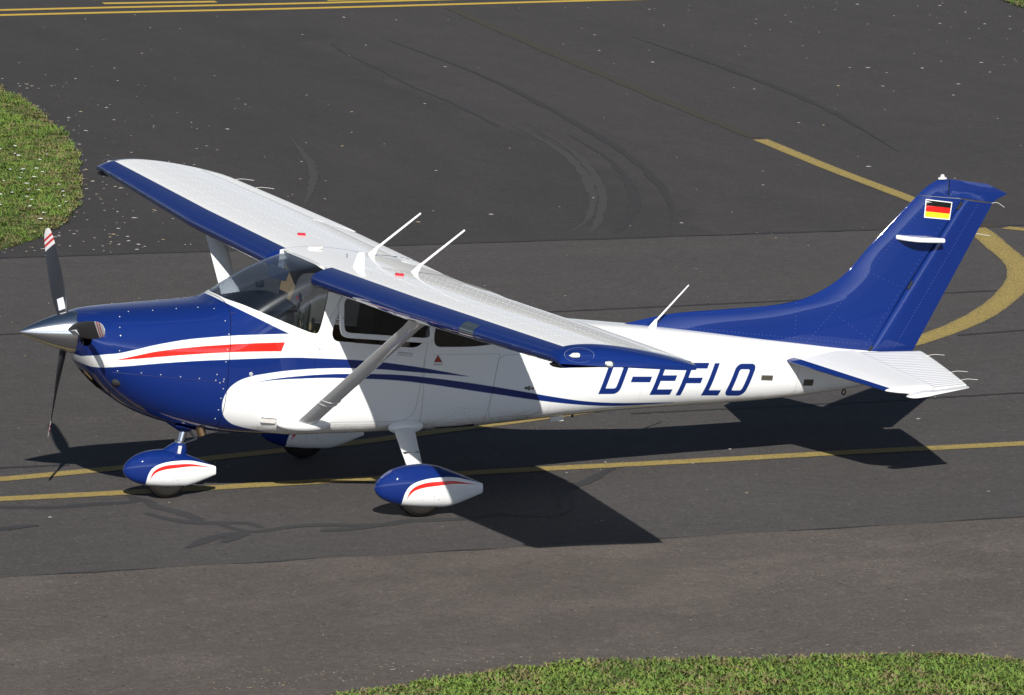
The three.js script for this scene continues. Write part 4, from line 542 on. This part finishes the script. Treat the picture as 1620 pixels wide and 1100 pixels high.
// --- fin and rudder
const planform = (A, B, T, { nt = 24 } = {}) => { // ruled symmetrical surface from leading line A to hinge line B, half thickness T(i)
  const n = A.length, rings = []; for (let i = 0; i < n; i++) { const r = [], f = (t) => T(i / (n - 1)) * Math.pow(1 - Math.pow(1 - t, 2.4), .62); for (let k = nt; k >= 0; k--) { const t = Math.pow(k / nt, 1.6); r.push([lerp(A[i][0], B[i][0], t), lerp(A[i][1], B[i][1], t), f(t)]); } for (let k = 1; k <= nt; k++) { const t = Math.pow(k / nt, 1.6); r.push([lerp(A[i][0], B[i][0], t), lerp(A[i][1], B[i][1], t), -f(t)]); } rings.push(r); } return loft(rings, { uv: (x, y, z) => [x / 2.3, y / 2.3], flip: true, crease: 1.2 }); };
{
  const le = new THREE.CatmullRomCurve3([[4.0, 1.245], [4.465, 1.318], [4.987, 1.335], [5.496, 1.358], [5.76, 1.412], [6.039, 1.556], [6.327, 1.842], [6.60, 2.104], [6.742, 2.236]].map((p) => V(p[0], p[1], 0)), false, 'centripetal'), A = le.getSpacedPoints(60).map((p) => [p.x, p.y]);
  const B = A.map((_, i) => { const s = i / 60; return s < .5 ? [lerp(6.285, 6.62, s / .5), lerp(.905, 1.43, s / .5)] : [lerp(6.62, 7.152, (s - .5) / .5), lerp(1.43, 2.190, (s - .5) / .5)]; });
  A[0] = [4.0, 1.215];
  const B0 = B.map((b, i) => b);
  const fin = mesh('vertical_fin', planform(A, B0, (s) => lerp(.050, .030, s)), M.blue, plane);
  const capA = [[6.746, 2.240], [6.80, 2.285], [6.85, 2.320], [6.896, 2.346], [6.94, 2.360], [6.985, 2.366]], capB = [[7.155, 2.194], [7.10, 2.203], [7.022, 2.212], [7.024, 2.27], [7.027, 2.33], [7.03, 2.366]];
  mesh('fin_cap', planform(capA.map((p) => [p[0] + .002, p[1] + .002]), capB.map((p) => [p[0] - .003, p[1] + .002]), (s) => lerp(.030, .010, s * s)), M.bluePlain, fin);
  const rA = [], rB = []; for (let i = 0; i <= 20; i++) { const t = i / 20; rA.push([lerp(6.288, 7.166, t), lerp(.905, 2.183, t)]); rB.push([lerp(6.728, 7.452, t), lerp(.884, 2.135, t)]); }
  const wedge = (a, b, T) => { const rings = a.map((p, i) => { const q = b[i], h = T(i / (a.length - 1)), r = []; for (const t of [1, .75, .5, .25, .05, 0]) r.push([lerp(p[0], q[0], t), lerp(p[1], q[1], t), lerp(h, .004, t) * (t === 0 ? .7 : 1)]); for (const t of [0, .05, .25, .5, .75, 1]) r.push([lerp(p[0], q[0], t), lerp(p[1], q[1], t), -lerp(h, .004, t) * (t === 0 ? .6 : 1)]); return r; }); return loft(rings, { uv: (x, y) => [x / 2.3, y / 2.3], flip: true, crease: 1.2 }); };
  const rud = mesh('rudder', wedge(rA, rB, (s) => lerp(.053, .032, s)), M.blue, plane);
  const hA = [[7.185, 2.194], [7.035, 2.218], [7.038, 2.28], [7.04, 2.33], [7.044, 2.365]], hB = [[7.458, 2.146], [7.495, 2.172], [7.555, 2.198], [7.592, 2.216], [7.40, 2.308]];
  mesh('rudder_tip', wedge(hA, hB, (s) => lerp(.028, .018, s)), M.bluePlain, rud);
  for (const s of [1, -1]) { // hinge slots, flag, blade antennas, rivets
    const onFin = (x, y) => { let bi = 0, bd = 9, bt = 0; for (let i = 0; i < A.length; i++) { const dx = B0[i][0] - A[i][0], dy = B0[i][1] - A[i][1], t = clamp(((x - A[i][0]) * dx + (y - A[i][1]) * dy) / (dx * dx + dy * dy)), d = Math.hypot(x - A[i][0] - dx * t, y - A[i][1] - dy * t); if (d < bd) { bd = d; bi = i; bt = t; } } return lerp(.050, .030, bi / 60) * Math.pow(1 - Math.pow(1 - bt, 2.4), .62); };
    for (const t of [.02, .44, .96]) mesh('hinge_slot', box(lerp(6.29, 7.165, t), lerp(.905, 2.185, t), s * (lerp(.052, .031, t) + .0005), .075, .022, .006, .002, [0, 0, .97]), M.black, rud);
    const flag = group('flag_decal', fin); const F = [[6.812, 2.204], [7.06, 2.168], [7.038, 2.016], [6.795, 2.046]], at = (u, v) => { const x = lerp(lerp(F[0][0], F[1][0], u), lerp(F[3][0], F[2][0], u), v), y = lerp(lerp(F[0][1], F[1][1], u), lerp(F[3][1], F[2][1], u), v); return [x, y, s * (onFin(x, y) + .0012)]; };
    const patch = (u0, v0, u1, v1, lift) => { const pos = [], idx = []; for (let i = 0; i <= 8; i++) for (let j = 0; j <= 3; j++) { const q = at(lerp(u0, u1, i / 8), lerp(v0, v1, j / 3)); pos.push(q[0], q[1], q[2] + s * lift); } for (let i = 0; i < 8; i++) for (let j = 0; j < 3; j++) { const a = i * 4 + j; if (s > 0) idx.push(a, a + 1, a + 4, a + 1, a + 5, a + 4); else idx.push(a, a + 4, a + 1, a + 1, a + 4, a + 5); } const g = new THREE.BufferGeometry(); g.setAttribute('position', new THREE.Float32BufferAttribute(pos, 3)); g.setIndex(idx); g.computeVertexNormals(); return g; };
    mesh('flag_border', patch(0, 0, 1, 1, 0), paint(WHITE), flag); [[.05, .34, lin(.006, .006, .006)], [.34, .66, lin(.60, .012, .010)], [.66, .95, lin(.80, .58, .02)]].forEach(([a, b, c]) => mesh('flag_stripe', patch(.035, a, .965, b, .0008), paint(c), flag));
    // horizontal blade antenna standing off the fin
    const sh = new THREE.Shape(); sh.moveTo(6.545, .0); sh.quadraticCurveTo(6.60, .115, 6.70, .135); sh.quadraticCurveTo(6.80, .14, 6.88, .115); sh.lineTo(6.93, .105); sh.lineTo(6.93, .085); sh.quadraticCurveTo(6.82, .04, 6.80, 0); sh.closePath();
    const vg = new THREE.ExtrudeGeometry(sh, { depth: .012, bevelEnabled: true, bevelSize: .014, bevelThickness: .014, bevelSegments: 4, curveSegments: 16 }); vg.rotateX(s > 0 ? Math.PI / 2 : -Math.PI / 2); vg.rotateZ(-.085); vg.translate(0.030, 2.448, s * .022); mesh('navigation_antenna', vg, M.whitePlain, fin);
    const gs = [], rv = (x, y) => { const z = onFin(x, y); if (z > .004) gs.push(dotGeo(x, y, s * z, 0, 0, s, .0036, .0018)); }; const row = (a, b, st = .036) => { const L = Math.hypot(b[0] - a[0], b[1] - a[1]), n = Math.round(L / st); for (let q = 0; q <= n; q++) rv(lerp(a[0], b[0], q / n), lerp(a[1], b[1], q / n)); }; row([6.25, .94], [7.09, 2.17], .045); row([5.72, 1.03], [6.86, 2.2]); row([4.3, 1.24], [6.2, .985]); row([5.60, 1.07], [5.62, 1.36]); row([6.02, 1.22], [6.30, 1.02], .05); row([6.24, 1.62], [6.56, 1.47], .05);
    mesh('rivet', mergeGeometries(gs), std(lin(.06, .09, .26), .4), fin, { kind: 'stuff' });
    const g2 = []; for (let t = .01; t <= 1; t += .018) { const h = lerp(.053, .032, t); for (const k of [.06, .52]) g2.push(dotGeo(lerp(lerp(6.298, 7.178, t), lerp(6.728, 7.452, t), k), lerp(lerp(.905, 2.180, t), lerp(.884, 2.135, t), k), s * lerp(h, .004, k), 0, 0, s, .0036, .0018)); } mesh('rivet', mergeGeometries(g2), std(lin(.06, .09, .26), .4), rud, { kind: 'stuff' });
  }
  mesh('beacon_base', new THREE.CylinderGeometry(.036, .042, .014, 20).scale(1, 1, .6).translate(6.975, 2.374, 0), M.warm, fin); mesh('beacon_lens', new THREE.SphereGeometry(.021, 18, 12, 0, 6.29, 0, Math.PI / 2).scale(1, 1.3, 1).translate(6.975, 2.382, 0), new THREE.MeshPhysicalMaterial({ color: lin(.55, .53, .55), roughness: .08, clearcoat: 1 }), fin);
  mesh('static_wick', tube([[7.45, 2.14, 0], [7.50, 2.142, 0], [7.57, 2.10, 0]], .0022, 6, 10), M.warm, rud); mesh('static_wick', tube([[7.30, 1.885, 0], [7.44, 1.858, 0]], .0022, 6), M.warm, rud);
  mesh('tail_fairing', loft([[6.30, .112, .93, .624], [6.42, .085, .915, .66], [6.54, .05, .90, .72], [6.64, .02, .895, .79]].map(([x, w, t, b]) => { const r = []; for (let k = 0; k < 24; k++) { const a = k / 24 * 6.283; r.push([x, (t + b) / 2 + (t - b) / 2 * Math.sin(a) * .98, w * Math.cos(a) * 1.01]); } return r; }), { flip: false }), M.whitePlain, plane);
}
// --- tailplane
for (const s of [1, -1]) {
  const n = 24, rings = [], hin = [6.13, .892, .10], hout = [6.155, .842, 1.62], le = (t) => [lerp(5.44, 5.80, t) , lerp(.903, .838, t), lerp(.10, 1.62, t)], he = (t) => [lerp(hin[0], hout[0], t), lerp(hin[1], hout[1], t), lerp(hin[2], hout[2], t)];
  for (let i = 0; i <= n; i++) { const t = i / n, a = le(t), b = he(t), T = lerp(.052, .034, t) * (1 - .65 * Math.pow(smooth(.93, 1, t), 2)), round = .10 * Math.pow(smooth(.9, 1, t), 2), r = [], f = (k) => T * Math.pow(1 - Math.pow(1 - k, 2.6), .55); a[0] += round; for (let k = 14; k >= 0; k--) { const q = Math.pow(k / 14, 1.7); r.push([lerp(a[0], b[0], q), lerp(a[1], b[1], q) + f(q), s * lerp(a[2], b[2], q)]); } for (let k = 1; k <= 14; k++) { const q = Math.pow(k / 14, 1.7); r.push([lerp(a[0], b[0], q), lerp(a[1], b[1], q) - f(q), s * lerp(a[2], b[2], q)]); } rings.push(r); }
  const g = loft(rings, { crease: 1.2, flip: s < 0, uv: (x, y, z) => [x / 2.3, z / 2.3] });
  const mm = 29, [bl, wh] = split(g, (f, c) => { if (f >= n * mm * 2) return false; const i = Math.floor(f / (2 * mm)), j = (f >> 1) % mm; return i < 22 && j >= 10 && j < 18; });
  const stab = mesh('horizontal_stabilizer', wh, M.white, plane); mesh('stabilizer_leading_edge', bl, M.blue, stab);
  // elevator: corrugated skin, balance horn at the tip, trailing edge held up a little
  const er = [], N = 264, hz = (t) => [lerp(6.138, 6.163, t), lerp(.892, .842, t)], te = (t) => [lerp(6.752, 6.455, Math.pow(t, 1.15)), lerp(.905, .878, t)];
  for (let i = 0; i <= N; i++) { const t = i / N, z = lerp(.115, 1.615, t), a = hz(t), b = te(t), w = Math.pow(.5 + .5 * Math.cos(t * 22 * 2 * Math.PI), 2.2), e = smooth(0, .02, t) * smooth(1, .97, t), T = lerp(.036, .026, t), r = []; const q = [1, .97, .8, .6, .4, .2, .11, .07, .03, 0]; const bump = (k) => .0045 * w * e * smooth(.05, .11, k) * (1 - .5 * smooth(.95, 1, k)); for (const k of q) r.push([lerp(a[0], b[0], k), lerp(a[1], b[1], k) + lerp(T, .004, k) * (k === 0 ? .5 : 1) + bump(k), s * z]); for (const k of [...q].reverse()) r.push([lerp(a[0], b[0], k), lerp(a[1], b[1], k) - lerp(T, .004, k) * (k === 0 ? .5 : 1) - bump(k) * .6, s * z]); er.push(r); }
  const elev = mesh('elevator', loft(er, { flip: s < 0, crease: .9 }), M.whitePlain, plane);
  const horn = []; for (const [z, x0, x1, T] of [[1.632, 5.90, 6.452, .026], [1.66, 5.885, 6.448, .0255], [1.70, 5.89, 6.44, .0235], [1.73, 5.905, 6.43, .018], [1.745, 5.93, 6.42, .008]]) { const r = []; for (let k = 0; k < 28; k++) { const a = k / 28 * 6.283, u = Math.cos(a), v = Math.sin(a), x = lerp(x0, x1, .5 + u / 2), kk = .5 + u / 2; r.push([x, lerp(.815, .876, kk) + v * T * (kk > .35 ? lerp(1, .14, (kk - .35) / .65) / Math.max(.25, Math.sqrt(1 - Math.min(.97, u * u) * (kk > .5 ? .9 : .0))) * .6 : 1), s * z]); } horn.push(r); }
  mesh('elevator_horn', loft(horn, { flip: s > 0 }), M.whitePlain, elev);
  for (const z of [.35, 1.1, 1.45]) { const t = (z - .115) / 1.5, b = te(t); mesh('static_wick', tube([[b[0] - .02, b[1] + .004, s * z], [b[0] + .045, b[1] + .014, s * z], [b[0] + .15, b[1] + .004, s * z]], .0022, 6, 10), M.warm, elev); }
  for (const t of [.25, .9]) { const h = he(t); mesh('elevator_hinge', box(h[0], h[1] - .02, s * h[2], .09, .02, .02, .004), M.dark, stab); }
  const gs = []; for (let i = 0; i < 36; i++) { const t = (i + .5) / 36, a = le(t), b = he(t); for (const q of [.35, .93]) { const T = lerp(.052, .034, t) * Math.pow(1 - Math.pow(1 - q, 2.6), .55); gs.push(dotGeo(lerp(a[0], b[0], q), lerp(a[1], b[1], q) + T, s * a[2], 0, 1, 0, .0036, .0018)); } } mesh('rivet', mergeGeometries(gs), M.whitePlain, stab, { kind: 'stuff' });
}
// --- landing gear
const [PC, px] = canvas(1024, 512); // fairing paint: blue nose, white flank, red sickle stripe
{
  const X = (x) => (x - 200) / 918 * 1024, Y = (y) => (y - 518) / 367 * 512; px.fillStyle = hex(BLUE); px.fillRect(0, 0, 1024, 512);
  const sp = (pts) => new THREE.SplineCurve(pts.map((p) => new THREE.Vector2(X(p[0]), Y(p[1])))).getPoints(80), fill = (a, extra, c) => { px.fillStyle = c; px.beginPath(); a.forEach((p, i) => (i ? px.lineTo(p.x, p.y) : px.moveTo(p.x, p.y))); extra.forEach((p) => px.lineTo(X(p[0]), Y(p[1]))); px.closePath(); px.fill(); };
  fill(sp([[420, 900], [402, 830], [403, 770], [420, 715], [455, 668], [520, 636], [620, 617], [740, 615], [860, 630], [960, 658], [1130, 712]]), [[1200, 720], [1200, 1000], [420, 1000]], hex(WHITE));
  const o = sp([[430, 785], [450, 722], [490, 682], [560, 656], [640, 646], [760, 649], [860, 661], [960, 686], [1055, 710]]), i = sp([[1055, 710], [950, 694], [860, 682], [760, 678], [640, 683], [560, 692], [490, 713], [452, 748], [430, 785]]); fill([...o, ...i], [], hex(RED));
  px.strokeStyle = 'rgba(110,104,98,0.45)'; px.lineWidth = 2; px.strokeRect(X(565), Y(722), X(660) - X(565), Y(822) - Y(722)); px.fillStyle = '#55524e'; px.fillRect(X(654), Y(765), 5, 8); px.beginPath(); px.arc(X(700), Y(800), 5, 0, 7); px.fill();
}
const pantMat = new THREE.MeshPhysicalMaterial({ map: canvasTex(PC), roughness: .7, specularIntensity: .12, clearcoat: 1, clearcoatRoughness: .03 });
function pantG(x0, L, y0, H, cz, W) { // streamlined wheel fairing
  const top = curve1([0, .02, .08, .18, .30, .42, .55, .70, .85, 1], [.50, .64, .79, .92, .985, 1.0, .96, .82, .65, .475]), bot = curve1([0, .02, .08, .18, .30, .5, .64, .75, .88, 1], [.50, .37, .24, .13, .06, .012, 0, .05, .15, .255]), wid = curve1([0, .02, .08, .18, .32, .5, .7, .85, 1], [.02, .25, .52, .80, .97, 1, .74, .44, .10]);
  const rings = []; for (let i = 0; i <= 48; i++) { const u = Math.pow(i / 48, 1.35), t = top(u), b = bot(u), r = []; for (let k = 0; k < 40; k++) { const a = k / 40 * 6.2832, c = Math.cos(a), s = Math.sin(a), n = 2.5; r.push([x0 + u * L, y0 + H * ((t + b) / 2 + (t - b) / 2 * Math.sign(s) * Math.pow(Math.abs(s), 2 / n)), cz + W * wid(u) * Math.sign(c) * Math.pow(Math.abs(c), 2 / n)]); } rings.push(r); }
  return loft(rings, { flip: false, uv: (x, y) => [(x - x0) / L, (y - y0) / H] });
}
function tyreG(cx, cz, R, w) { const p = []; for (let i = 0; i <= 20; i++) { const a = (i / 20 - .5) * Math.PI; p.push(new THREE.Vector2(R - w * .5 * (1 - Math.pow(Math.cos(a), .7)) - (i % 3 === 1 && i > 3 && i < 17 ? .007 : 0), Math.sin(a) * w * .5)); } p.unshift(new THREE.Vector2(R * .45, -w * .42)); p.push(new THREE.Vector2(R * .45, w * .42)); const g = new THREE.LatheGeometry(p, 48); g.rotateX(Math.PI / 2); g.translate(cx, R - .002, cz); return g; }
for (const s of [1, -1]) {
  const gear = group('main_gear', plane), cz = s * 1.37;
  const leg = mesh('gear_leg', strutG([1.893, .585, s * .46], [1.688, .355, s * 1.31], .185, .125, .052, .036, 10), M.whitePlain, gear);
  mesh('boarding_step', mergeGeometries([box(1.765, .452, s * .985, .125, .012, .045, .004, [0, 0, .02]), box(1.765, .440, s * .985, .035, .02, .02, .004)]), M.black, leg);
  const fair = new THREE.SphereGeometry(1, 30, 16); fair.scale(.155, .060, .045); fair.translate(1.895, .578, s * .522); mesh('leg_fairing', fair, M.whitePlain, leg);
  const tyre = mesh('tyre', tyreG(1.695, cz, .205, .155), M.rubber, gear); const hubG = new THREE.CylinderGeometry(.085, .085, .13, 28); hubG.rotateX(Math.PI / 2); hubG.translate(1.695, .203, cz); mesh('wheel_hub', hubG, M.steel, tyre);
  mesh('wheel_fairing', pantG(1.305, .935, .070, .358, cz, .142), pantMat, gear);
}
{
  const gear = group('nose_gear', plane);
  const tyre = mesh('tyre', tyreG(.0, 0, .178, .13), M.rubber, gear); const hubG = new THREE.CylinderGeometry(.07, .07, .11, 24); hubG.rotateX(Math.PI / 2); hubG.translate(0, .176, 0); mesh('wheel_hub', hubG, M.steel, tyre);
  const pf = mesh('wheel_fairing', pantG(-.37, .80, .088, .316, 0, .118), pantMat, gear);
  mesh('fairing_collar', loft([[.30, .0, .17, .072], [.37, .05, .13, .06], [.42, .09, .085, .05], [.455, .115, .045, .042]].map(([y, x, a, b]) => { const r = []; for (let k = 0; k < 20; k++) { const q = k / 20 * 6.283; r.push([x + Math.cos(q) * a, y, Math.sin(q) * b]); } return r; }), { flip: true }), M.bluePlain, pf);
  mesh('oleo_strut', tube([[.118, .42, 0], [.168, .60, 0]], .030, 18), M.chrome, gear); mesh('strut_collar', tube([[.114, .440, 0], [.122, .466, 0]], .042, 18), M.steel, gear); mesh('axle_fork', box(.10, .40, .05, .03, .07, .022, .008, [0, 0, -.2]), M.warm, gear);
  for (const s of [1, -1]) { mesh('torque_link', tube([[.14, .452, s * .028], [.255, .478, s * .008]], .010), M.steel, gear); mesh('torque_link', tube([[.175, .575, s * .028], [.262, .478, s * .008]], .009), M.steel, gear); }
  mesh('strut_fairing', loft([[.545, .165, .050, .040], [.60, .14, .105, .055], [.68, .10, .17, .075], [.74, .08, .20, .09]].map(([y, x, a, b]) => { const r = []; for (let k = 0; k < 24; k++) { const q = k / 24 * 6.283; r.push([x + Math.cos(q) * a, y, Math.sin(q) * b]); } return r; }), { flip: true }), M.bluePlain, gear);
}
// --- cabin interior
{
  const cab = group('cabin_interior', plane);
  const gl = loft([[.40, 1.60, .36], [.46, 1.625, .40], [.70, 1.640, .47], [.90, 1.648, .50], [.965, 1.640, .505], [.975, 1.60, .505], [.95, 1.56, .505]].map(([x, y, w]) => { const r = []; for (let k = 0; k <= 12; k++) { const u = k / 6 - 1; r.push([x, y - .055 * Math.pow(Math.abs(u), 3), w * u]); } return r; }), { closed: false, capA: false, capB: false }); mesh('glareshield', gl, M.panelBlack, cab);
  mesh('instrument_panel', box(.93, 1.36, 0, .04, .42, 1.0, .01, [0, 0, -.06]), M.panelBlack, cab);
  mesh('cabin_floor', box(1.62, .66, 0, 2.1, .03, .86, .01), M.carpet, cab);
  mesh('rear_bulkhead', box(3.02, 1.0, 0, .02, .86, .80, .01), M.beige, cab);
  for (const [x, z] of [[1.62, .28], [1.62, -.28], [2.36, .26], [2.36, -.26]]) { const st = group('seat', cab); const d = x > 2 ? -.13 : 0; mesh('cushion', box(x, .93 + d, z, .48, .13, .44, .05), M.cream, st); mesh('backrest', box(x + .26, 1.22 + d, z, .13, .56, .44, .055, [0, 0, -.16]), M.cream, st); mesh('headrest', box(x + .32, 1.56 + d, z, .09, .16, .25, .04, [0, 0, -.12]), M.cream, st); mesh('seat_base', box(x, .76 + d, z, .38, .20, .36, .03), M.dark, st); }
  for (const s of [1, -1]) { mesh('control_yoke', mergeGeometries([tube([[.93, 1.40, s * .28], [1.12, 1.40, s * .28]], .012), tube([[1.12, 1.50, s * .28 + .13], [1.12, 1.39, s * .28 + .11], [1.12, 1.375, s * .28], [1.12, 1.39, s * .28 - .11], [1.12, 1.50, s * .28 - .13]], .014, 8, 24)]), M.black, cab);
    if (s < 0) mesh('sun_visor', box(1.04, 1.785, -.22, .17, .105, .010, .005, [.15, -.25, -.30]), std(lin(.03, .04, .07), .5), cab); }
  // tablet on a suction mount and a headset hanging behind the windscreen
  mesh('tablet', box(1.055, 1.49, .43, .03, .26, .16, .012, [0, -.5, -.10]), M.panelBlack, cab); const sc = new THREE.CylinderGeometry(.045, .05, .03, 24); sc.rotateZ(Math.PI / 2 - .4); sc.translate(.985, 1.52, .40); mesh('suction_mount', sc, M.black, cab);
  mesh('mount_arm', tube([[.985, 1.52, .40], [1.0, 1.40, .415], [1.01, 1.30, .42]], .014, 8, 12), M.black, cab);
  const hs = new THREE.TorusGeometry(.075, .009, 8, 28, Math.PI * 1.3); hs.rotateY(1.1); hs.translate(1.02, 1.62, .36); mesh('headset_band', hs, M.black, cab);
  mesh('release_tag', box(1.0, 1.665, .355, .008, .028, .02, .004), M.redPlastic, cab);
  mesh('compass', box(.80, 1.74, 0, .06, .06, .07, .015), M.black, cab);
}

renderer.setSize(1024, 695);
renderer.render(scene, camera);
